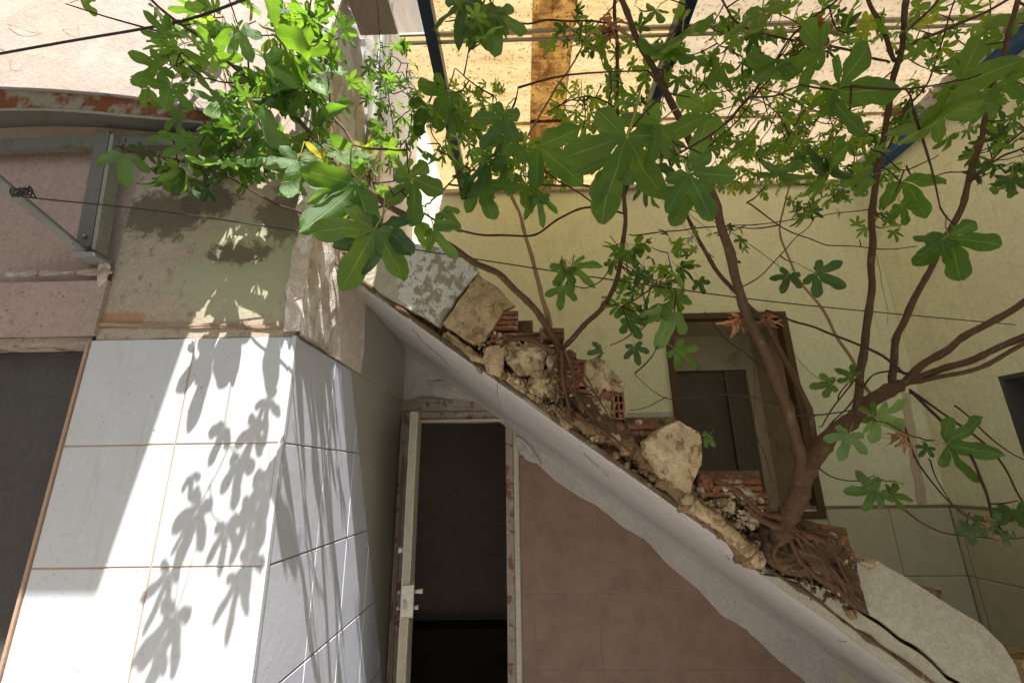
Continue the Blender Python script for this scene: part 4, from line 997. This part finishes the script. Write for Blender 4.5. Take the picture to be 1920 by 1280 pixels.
# hero leaves
hs = [(772, 332, 790, 446, .86, .04, 0, 'leaf', 3), (702, 432, 632, 560, .82, -.05, 1, 'leaf', 0), (716, 420, 690, 552, .84, 0, 0, 'leaf_dark', 1), (668, 345, 570, 455, .86, .05, 0, 'leaf', 2), (655, 340, 640, 455, .88, .05, 1, 'leaf_bright', 4),
      (812, 425, 836, 492, .9, 0, 2, 'leaf', 2), (790, 415, 770, 475, .92, 0, 0, 'leaf_bright', 2), (830, 395, 868, 428, .95, .0, 1, 'leaf', 2), (560, 300, 530, 390, .95, 0, 0, 'leaf_bright', 0), (640, 290, 700, 330, .98, 0, 0, 'leaf_bright', 1),
      (945, 215, 900, 300, 1.0, .05, 0, 'leaf', 3), (900, 345, 925, 418, 1.1, 0, 1, 'leaf', 3), (920, 300, 895, 400, 1.05, 0, 0, 'leaf_dark', 3), (955, 255, 935, 340, 1.05, .05, 0, 'leaf', 0), (1010, 275, 1095, 345, 1.15, .1, 0, 'leaf', 2),
      (905, 8, 878, 92, .98, 0, 0, 'leaf', 1), (925, 30, 928, 118, 1.0, 0, 1, 'leaf', 0), (870, 5, 852, 80, .95, 0, 1, 'leaf_dark', 4), (895, 60, 870, 120, 1.02, 0, 0, 'leaf', 4), (835, 175, 800, 260, 1.1, 0, 0, 'leaf', 3), (850, 210, 842, 275, 1.12, 0, 0, 'leaf', 0),
      (800, 195, 765, 260, 1.1, .05, 0, 'leaf_dark', 2), (870, 220, 880, 290, 1.15, 0, 0, 'leaf', 1), (1062, 502, 1035, 545, 1.3, 0, 0, 'leaf', 3), (1055, 538, 1048, 590, 1.3, 0, 1, 'leaf', 0), (1075, 500, 1108, 532, 1.3, .1, 0, 'leaf', 4),
      (1175, 255, 1112, 450, .9, .12, 0, 'leaf', 0), (1235, 232, 1150, 305, .88, .12, 0, 'leaf', 1), (1150, 300, 1105, 380, .95, 0, 1, 'leaf', 3), (985, 345, 985, 420, 1.25, 0, 0, 'leaf', 3), (1010, 370, 1022, 425, 1.25, 0, 1, 'leaf', 4),
      (1180, 600, 1205, 645, 1.38, 0, 0, 'leaf', 3), (1190, 650, 1200, 692, 1.38, 0, 1, 'leaf_dark', 0), (1128, 655, 1100, 668, 1.4, 0, 1, 'leaf_dark', 2), (1130, 85, 1100, 130, 1.1, 0, 0, 'leaf', 2)]
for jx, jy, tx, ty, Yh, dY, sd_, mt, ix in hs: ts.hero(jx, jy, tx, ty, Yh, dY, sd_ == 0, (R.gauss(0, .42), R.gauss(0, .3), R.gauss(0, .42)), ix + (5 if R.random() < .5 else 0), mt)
# sunlit leaves, upper left
for jx, jy, tx, ty, Yh, mt, ix in [(300, 125, 240, 165, .8, 'leaf', 0), (315, 70, 270, 20, .78, 'leaf', 1), (320, 160, 300, 220, .8, 'leaf_bright', 3), (280, 165, 245, 205, .85, 'leaf', 2), (355, 265, 290, 300, .85, 'leaf_bright', 4), (425, 300, 440, 350, .88, 'leaf_bright', 4),
                                   (355, 335, 320, 370, .92, 'leaf_dark', 0), (235, 290, 232, 345, .95, 'leaf_bright', 2), (150, 0, 195, -12, .75, 'leaf_bright', 2), (450, 60, 470, 120, .75, 'leaf_bright', 3), (500, 120, 540, 170, .8, 'leaf_bright', 1), (400, 100, 440, 50, .8, 'leaf', 0), (520, 60, 600, 100, .75, 'leaf', 0),
                                   (490, 200, 500, 250, .85, 'leaf_bright', 2), (560, 130, 620, 180, .85, 'leaf_bright', 0), (420, 190, 380, 230, .85, 'leaf_bright', 0), (470, 280, 520, 320, .9, 'leaf', 1), (545, 330, 520, 380, .9, 'leaf', 0), (590, 240, 640, 290, .92, 'leaf', 4), (605, 300, 548, 292, .8, 'leaf_yellow', 1), (690, 300, 665, 250, .85, 'leaf_yellow', 2), (340, 215, 300, 250, .85, 'leaf', 0)]:
    ts.hero(jx, jy, tx, ty, min(1.13, Yh * 1.27), R.uniform(-.08, .04), R.random() < .5, (R.gauss(0, .3), R.gauss(0, .3), R.gauss(0, .4)), ix + (5 if R.random() < .5 else 0), mt)
ts.cluster(470, 90, 170, 90, 1.12, 40, .080, GS, 8, .06)
ts.cluster(520, 230, 110, 80, 1.13, 28, .074, GS, 6, .05)
ts.cluster(390, 300, 130, 60, 1.15, 28, .07, GS, 6, .05)
ts.cluster(600, 110, 60, 120, 1.1, 26, .055, GS, 4, .05)
ts.cluster(700, 320, 60, 50, 1.05, 12, .05, GB, 3, .08)
ts.cluster(735, 190, 50, 130, 1.45, 90, .04, GS, 7, .10)
ts.cluster(560, 60, 40, 60, 1.1, 12, .06, GS, 3, .06)
ts.cluster(840, 250, 60, 60, 1.2, 26, .05, G, 4, .1)
ts.cluster(890, 200, 70, 50, 1.6, 66, .038, GB, 6, .1)
ts.cluster(1110, 200, 70, 60, 1.4, 46, .052, GB, 6, .15)
ts.cluster(1080, 60, 60, 40, 1.25, 24, .04, G, 4, .1)
ts.cluster(1030, 300, 90, 50, 1.7, 62, .052, GB, 7, .15)
ts.cluster(920, 300, 60, 60, 1.25, 22, .06, G, 4, .12)
ts.cluster(890, 50, 45, 50, 1.0, 12, .055, G, 3, .06)
ts.cluster(1230, 500, 90, 60, 1.6, 34, .066, G, 6, .15)
ts.cluster(1200, 560, 70, 40, 1.5, 20, .06, G, 4, .1)
# leaves above the frame that throw the leaf shadows on the tiled pier
for (sx, sy, sz, ix, a) in [(400, 655, .095, 0, 0), (438, 628, .06, 3, .6), (422, 800, .045, 2, -.3), (500, 750, .055, 4, .5), (480, 800, .055, 0, -.2), (450, 860, .055, 3, .3), (375, 950, .07, 0, -.3), (425, 985, .05, 1, .3), (500, 900, .075, 3, .2), (470, 960, .055, 1, -.4),
                            (350, 985, .035, 4, -.6), (318, 1075, .06, 4, -.3), (330, 1150, .085, 4, -.15), (448, 1085, .06, 4, .1), (290, 745, .022, 2, 0), (360, 890, .03, 2, .4), (305, 1200, .05, 1, -.1), (470, 1040, .05, 0, .3)]:
    S = at(sx, sy, Y1); t = (1.846 - (S.z - CH)) / 1.7526 + .03; P = S - TRAVEL * t * (TRAVEL.z ** -2) ** .5
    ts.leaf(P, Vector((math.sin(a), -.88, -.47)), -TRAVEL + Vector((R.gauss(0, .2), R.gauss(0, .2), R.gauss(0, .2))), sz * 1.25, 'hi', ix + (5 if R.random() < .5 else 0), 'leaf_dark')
    if sy > 760 and R.random() < .5: ts.twig(P + Vector((0, -.3 * sz, sz * .6)), .002)
# dense spray shading the upper wall (partly above the frame)
for _ in range(80):
    S = Vector((R.uniform(-1.17, -.72), Y1, Z(R.uniform(.52, 1.22)))); t = R.uniform(.35, .9)
    if S.z < Z(.82) and S.x > -.98 and R.random() < .75: continue
    P = S - TRAVEL * t / abs(TRAVEL.z)
    if P.z < Z(1.15): P = S - TRAVEL * (Z(1.15 + .3 * R.random()) - S.z) / abs(TRAVEL.z)
    ts.leaf(P, Vector((R.gauss(0, 1), R.gauss(0, .6), -.5)), Vector((R.gauss(0, .4), -.6, .9)), R.uniform(.05, .085), 'hi', R.randrange(10), R.choice(GB))
ts.finish()

# large fig -------------------------------------------------------------
tb = Tree('fig_tree', 'large fig tree with thick forked trunk rooted in the lower stair', at(1480, 980, Yo - .03))
tb.branch('trunk', [(1470, 1010, 1.46), (1478, 975, 1.45), (1492, 930, 1.43), (1515, 880, 1.42), (1550, 825, 1.43), (1600, 780, 1.46), (1650, 745, 1.5), (1690, 722, 1.52)], .064, .036, 'bark', 14, .012, .2, pw=.7)
tb.branch('branch', [(1498, 925, 1.42), (1500, 860, 1.40), (1482, 780, 1.38), (1450, 700, 1.36), (1415, 625, 1.34), (1385, 540, 1.30), (1355, 430, 1.25), (1325, 340, 1.2), (1285, 250, 1.15), (1240, 160, 1.1), (1200, 80, 1.05), (1165, 0, 1.0), (1130, -80, .95)], .033, .013, 'bark', 11, .008)
tb.branch('branch', [(1530, 865, 1.44), (1520, 790, 1.44), (1490, 710, 1.45), (1455, 640, 1.46), (1425, 600, 1.46), (1370, 540, 1.48), (1310, 450, 1.5), (1280, 390, 1.5), (1260, 320, 1.55), (1240, 240, 1.6)], .022, .007, 'bark', 9, .01)
tb.branch('branch', [(1605, 772, 1.45), (1615, 700, 1.45), (1628, 600, 1.44), (1635, 480, 1.42), (1638, 380, 1.38), (1652, 280, 1.34), (1672, 170, 1.28), (1690, 90, 1.18), (1698, 20, 1.1), (1702, -60, 1.02)], .022, .014, 'bark', 10, .008)
tb.branch('branch', [(1678, 115, 1.22), (1655, 60, 1.15), (1625, -10, 1.08), (1600, -80, 1.0)], .013, .009, 'bark')
tb.branch('branch', [(1680, 100, 1.22), (1760, 60, 1.18), (1840, 25, 1.12), (1900, -8, 1.08)], .011, .007, 'bark')
tb.branch('branch', [(1688, 70, 1.17), (1720, 40, 1.14), (1760, 0, 1.1), (1800, -50, 1.05)], .010, .006, 'bark')
tb.branch('branch', [(1655, 290, 1.34), (1700, 210, 1.3), (1740, 150, 1.25), (1770, 70, 1.15), (1790, 0, 1.08)], .005, .004, 'bark_dark')
tb.branch('branch', [(1668, 118, 1.24), (1600, 98, 1.22), (1520, 78, 1.2), (1420, 60, 1.18), (1375, 35, 1.12), (1350, -10, 1.05)], .007, .006, 'bark')
tb.branch('branch', [(1676, 735, 1.52), (1680, 660, 1.5), (1700, 590, 1.48), (1735, 520, 1.45), (1780, 430, 1.4), (1815, 350, 1.35), (1840, 260, 1.3), (1852, 180, 1.22), (1880, 90, 1.12), (1905, 20, 1.05), (1925, -50, 1.0)], .020, .011, 'bark', 10, .012)
tb.branch('branch', [(1818, 345, 1.35), (1860, 300, 1.35), (1925, 240, 1.3)], .008, .006, 'bark')
tb.branch('branch', [(1832, 330, 1.35), (1870, 300, 1.4), (1940, 265, 1.4)], .007, .006, 'bark')
tb.branch('branch', [(1690, 722, 1.52), (1740, 680, 1.5), (1800, 640, 1.48), (1870, 595, 1.45), (1950, 550, 1.4)], .024, .018, 'bark', 10, .01)
tb.branch('branch', [(1690, 722, 1.52), (1750, 695, 1.5), (1830, 672, 1.46), (1900, 640, 1.42), (1960, 610, 1.4)], .022, .017, 'bark', 10, .01)
tb.branch('branch', [(1700, 716, 1.52), (1770, 708, 1.48), (1840, 690, 1.44), (1920, 640, 1.4), (1960, 620, 1.4)], .015, .011, 'bark')
tb.branch('branch', [(1640, 745, 1.5), (1600, 680, 1.52), (1545, 590, 1.55), (1495, 520, 1.56), (1465, 450, 1.56), (1470, 380, 1.55), (1492, 300, 1.5), (1480, 255, 1.5)], .010, .004, 'bark_pale')
tb.branch('branch', [(1700, 700, 1.5), (1640, 662, 1.45), (1560, 628, 1.42), (1490, 600, 1.38), (1435, 583, 1.36)], .009, .005, 'bark_dark')
for pts, r in (([(1705, 735, 1.5), (1760, 780, 1.45), (1810, 840, 1.4), (1850, 910, 1.35), (1868, 975, 1.32)], .009), ([(1705, 730, 1.5), (1790, 790, 1.48), (1860, 850, 1.45), (1900, 910, 1.42), (1940, 970, 1.4)], .007), ([(1690, 790, 1.5), (1725, 870, 1.45), (1780, 940, 1.4), (1830, 980, 1.38)], .006),
               ([(1740, 860, 1.5), (1755, 900, 1.48), (1800, 960, 1.45), (1850, 990, 1.4)], .004), ([(1530, 870, 1.44), (1560, 895, 1.4), (1600, 905, 1.4), (1640, 890, 1.42)], .004), ([(1655, 920, 1.4), (1700, 960, 1.38), (1770, 995, 1.36), (1850, 1005, 1.34), (1925, 1000, 1.3)], .005),
               ([(1500, 770, 1.44), (1440, 700, 1.44), (1360, 630, 1.46), (1320, 585, 1.48)], .005), ([(1530, 780, 1.44), (1440, 750, 1.42), (1330, 740, 1.42), (1250, 745, 1.42), (1190, 700, 1.42)], .0035), ([(1250, 745, 1.42), (1215, 760, 1.42), (1180, 768, 1.42)], .003),
               ([(1700, 700, 1.52), (1640, 700, 1.5), (1590, 760, 1.48), (1540, 820, 1.45)], .006), ([(1620, 690, 1.5), (1570, 750, 1.47), (1535, 800, 1.45)], .005), ([(1180, 440, 1.4), (1290, 432, 1.42), (1400, 420, 1.44), (1500, 410, 1.45), (1640, 390, 1.42)], .0045),
               ([(1390, 540, 1.3), (1440, 500, 1.35), (1520, 420, 1.4), (1560, 370, 1.42)], .004), ([(1280, 385, 1.5), (1380, 440, 1.45), (1500, 530, 1.4)], .003), ([(1400, 380, 1.3), (1460, 420, 1.35), (1540, 455, 1.4), (1640, 468, 1.42), (1720, 462, 1.42)], .0045),
               ([(1700, 310, 1.35), (1725, 335, 1.36), (1800, 320, 1.38), (1880, 300, 1.4), (1940, 285, 1.4)], .005), ([(1330, 260, 1.2), (1400, 190, 1.2), (1440, 130, 1.18), (1490, 60, 1.12), (1570, 0, 1.05)], .010), ([(1310, 290, 1.4), (1370, 235, 1.4), (1430, 160, 1.3), (1560, 20, 1.15)], .006),
               ([(1350, 700, 1.44), (1400, 780, 1.44), (1430, 850, 1.44), (1455, 905, 1.44)], .003), ([(1790, 760, 1.46), (1840, 800, 1.44), (1900, 850, 1.42), (1940, 870, 1.4)], .005), ([(1650, 285, 1.3), (1700, 320, 1.28), (1760, 290, 1.25)], .005), ([(1640, 255, 1.35), (1540, 210, 1.3), (1440, 170, 1.3), (1350, 150, 1.3)], .004)):
    tb.branch('branch', pts, r, r * .6, 'bark_dark', 6, .012)
# roots
for i in range(12):
    a = R.uniform(.55, 1.0); L = R.uniform(80, 180); x, y = 1475, 985; pts = [(x, y, 1.44)]
    for k_ in range(3):
        a += R.gauss(0, .22); x += math.cos(a) * L / 3; y += math.sin(a) * L / 3 * .85; pts.append((x, y, 1.455 + R.uniform(-.02, .01)))
    tb.branch('root', pts, R.uniform(.0025, .006), .0015, 'root', 5, .02, .5)
for pts, r in (([(1470, 975), (1430, 960), (1390, 925), (1340, 900)], .010), ([(1465, 985), (1420, 975), (1395, 950)], .010), ([(1485, 990), (1530, 1030), (1570, 1080), (1592, 1120)], .007), ([(1480, 1000), (1500, 1050), (1545, 1090)], .007), ([(1465, 1000), (1450, 1040), (1470, 1070)], .006), ([(1500, 1000), (1550, 1020), (1590, 1090)], .008)):
    tb.branch('root', [(x, y, 1.44) for x, y in pts], r, r * .5, 'root', 8, .014, .35)
hb = [(1292, 325, 1345, 432, .84, .02, 0, 'leaf', 0), (1300, 350, 1255, 445, .88, .04, 0, 'leaf', 3), (1330, 215, 1220, 265, .95, .1, 0, 'leaf', 3), (1570, 168, 1680, 182, .95, .06, 0, 'leaf', 3), (1560, 178, 1500, 205, .97, .02, 0, 'leaf', 3), (1430, 18, 1415, 90, 1.0, 0, 0, 'leaf', 3),
      (1770, 205, 1690, 305, .95, .02, 0, 'leaf', 3), (1760, 210, 1840, 215, .96, .02, 0, 'leaf', 0), (1780, 445, 1812, 548, 1.1, 0, 0, 'leaf', 3), (1765, 450, 1710, 490, 1.1, .02, 0, 'leaf', 0), (1690, 385, 1708, 430, 1.25, 0, 0, 'leaf', 3), (1480, 515, 1462, 556, 1.35, 0, 1, 'leaf_dark', 0), (1530, 512, 1598, 545, 1.35, 0, 1, 'leaf_dark', 0),
      (1645, 782, 1712, 806, 1.3, .05, 1, 'leaf_bright', 0), (1640, 780, 1605, 760, 1.3, .05, 1, 'leaf', 0), (1592, 815, 1572, 872, 1.28, 0, 1, 'leaf_bright', 0), (1650, 925, 1655, 965, 1.36, .02, 1, 'leaf', 3), (1655, 900, 1700, 905, 1.36, 0, 1, 'leaf_dark', 0), (1640, 920, 1572, 920, 1.36, 0, 1, 'leaf', 0), (1670, 925, 1722, 940, 1.36, 0, 1, 'leaf', 0),
      (1775, 832, 1862, 852, 1.36, .05, 0, 'leaf', 1), (1740, 838, 1720, 860, 1.36, .02, 0, 'leaf_dark', 0), (1560, 300, 1535, 400, 1.05, 0, 0, 'leaf', 3), (1545, 295, 1510, 360, 1.08, 0, 0, 'leaf_dark', 2), (1895, 335, 1885, 390, 1.2, 0, 0, 'leaf_dark', 4), (1800, 155, 1915, 120, .95, 0, 0, 'leaf', 3), (1880, 150, 1925, 190, .95, 0, 0, 'leaf', 2),
      (1820, 985, 1825, 1030, 1.3, 0, 1, 'leaf_dark', 3), (1870, 985, 1820, 965, 1.3, 0, 1, 'leaf_dark', 0), (1895, 955, 1870, 985, 1.28, 0, 1, 'leaf_dark', 3), (1880, 1000, 1895, 1030, 1.3, 0, 1, 'leaf_dark', 3), (1905, 975, 1930, 930, 1.28, 0, 1, 'leaf_dark', 0),
      (1268, 655, 1318, 692, 1.4, 0, 0, 'leaf', 1), (1258, 585, 1240, 660, 1.35, 0, 1, 'leaf_bright', 2), (1560, 720, 1510, 725, 1.4, .05, 0, 'leaf', 3), (1600, 705, 1560, 690, 1.42, .05, 0, 'leaf', 0), (1455, 110, 1400, 190, 1.05, .05, 0, 'leaf', 2), (1540, 95, 1450, 150, 1.05, 0, 0, 'leaf', 3),
      (1330, 815, 1310, 840, 1.44, 0, 0, 'leaf_bright', 2), (1690, 340, 1750, 385, 1.3, .06, 0, 'leaf', 2), (1625, 330, 1560, 350, 1.25, .03, 0, 'leaf', 3), (1510, 400, 1500, 440, 1.35, 0, 0, 'leaf', 1), (1250, 90, 1215, 160, 1.0, 0, 0, 'leaf', 2), (1280, 60, 1265, 150, 1.0, 0, 0, 'leaf', 2), (1230, 20, 1195, 60, 1.0, 0, 0, 'leaf', 4),
      (1720, 100, 1690, 80, 1.2, 0, 0, 'leaf_bright', 0), (1800, 120, 1840, 100, 1.2, 0, 0, 'leaf', 1), (1900, 30, 1890, 80, 1.1, 0, 0, 'leaf', 0), (1400, 260, 1370, 330, 1.2, 0, 0, 'leaf', 1), (1460, 330, 1500, 300, 1.2, .05, 0, 'leaf', 0), (1600, 20, 1560, 60, 1.1, 0, 0, 'leaf_bright', 1), (1350, 120, 1320, 180, 1.15, 0, 0, 'leaf', 0)]
for jx, jy, tx, ty, Yh, dY, sd_, mt, ix in hb: tb.hero(jx, jy, tx, ty, Yh, dY, sd_ == 0, (R.gauss(0, .42), R.gauss(0, .3), R.gauss(0, .42)), ix + (5 if R.random() < .5 else 0), mt)
tb.cluster(1320, 110, 110, 90, 1.25, 44, .055, G, 6, .1)
tb.cluster(1420, 200, 130, 90, 1.5, 95, .05, GB, 9, .14)
tb.cluster(1560, 230, 120, 80, 1.55, 95, .05, GB, 9, .14)
tb.cluster(1480, 60, 120, 60, 1.2, 36, .055, G, 5, .08)
tb.cluster(1740, 60, 130, 60, 1.25, 44, .054, GB, 6, .08)
tb.cluster(1420, 310, 120, 50, 1.9, 85, .052, GB, 8, .15)
tb.cluster(1590, 310, 90, 60, 1.7, 44, .045, G, 5, .15)
tb.cluster(1780, 190, 110, 70, 1.35, 36, .055, G, 5, .1)
tb.cluster(1860, 300, 70, 60, 1.4, 20, .055, GD, 4, .1)
tb.cluster(1530, 380, 60, 30, 1.6, 24, .04, G, 4, .12)
tb.cluster(1280, 240, 80, 60, 1.5, 34, .045, GB, 4, .12)
tb.cluster(1240, 310, 60, 50, 1.1, 10, .075, G, 3, .08)
tb.cluster(1640, 420, 40, 40, 1.5, 8, .045, G, 2, .1)
tb.cluster(1210, 130, 60, 90, 1.2, 18, .05, G, 3, .08)
tb.cluster(1900, 150, 50, 90, 1.15, 14, .06, G, 3, .08)
tb.cluster(1340, 455, 70, 40, 1.6, 16, .04, G, 3, .12)
for jx, jy, tx, ty, Yh in ((1530, 55, 1500, 110, 1.1), (1545, 70, 1490, 90, 1.1), (1520, 60, 1550, 90, 1.12), (1385, 590, 1380, 625, 1.36), (1430, 600, 1440, 625, 1.36), (1330, 240, 1322, 262, 1.4), (1690, 210, 1705, 235, 1.4), (1690, 820, 1680, 845, 1.36), (1850, 985, 1850, 1005, 1.3), (1140, 50, 1135, 85, 1.1), (1388, 598, 1400, 618, 1.37)):
    P = at(jx, jy, Yh); d = at(tx, ty, Yh) - P
    for _ in range(4): tb.leaf(P + Vector((R.gauss(0, .010), R.gauss(0, .010), R.gauss(0, .010))), d + Vector((R.gauss(0, .03), R.gauss(0, .03), 0)), Vector((R.gauss(0, 1), R.gauss(0, 1), R.gauss(0, 1))), min(d.length * .62, .045), 'dry', R.randrange(3), 'leaf_dry')
tb.finish()

# ------------------------------------------------------------------ lines
def line(name, pts, r, label, cat, extra=None):
    P = [at(*p) for p in pts]; o = thing(name, label, cat, tuple(P[0]))
    tube('wire', P, r, r, M['wire'], o, sides=6, sub=6, knob=0); return o
cl = line('clothes_line', [(28, 364, 1.12), (70, 372, 1.12), (300, 396, 1.14), (600, 440, 1.2), (900, 487, 1.3), (1200, 532, 1.42), (1500, 571, 1.6), (1940, 612, 2.05)], .0022, 'thin black clothes line tied to the strut and crossing the whole yard', 'line')
for i in range(5):
    c = at(28 + i * 8, 362 + R.uniform(-4, 4), 1.12)
    P = [c + Vector((.014 * math.cos(a), .006 * math.sin(a * 2), .014 * math.sin(a + i))) for a in [k_ * 1.05 for k_ in range(7)]]
    tube('knot', P, .0022, .0022, M['wire'], cl, sides=5, sub=3, knob=0)
tube('knot', [at(38, 352, 1.11), at(50, 362, 1.11), at(62, 372, 1.12)], .003, .002, M['wire'], cl, sides=5, sub=3)
line('power_cable', [(-60, 112, 1.1), (0, 101, 1.1), (140, 76, 1.08), (270, 54, 1.05), (360, 35, 1.0), (470, -5, .95)], .0042, 'thick black cable across the peach wall at top left', 'cable')
line('thread_line', [(1090, 210, 1.6), (1380, 560, 1.5), (1240, 640, 1.48)][:2] + [(1405, 905, 1.46)], .0008, 'fine pale thread hanging in front of the recessed window', 'thread')
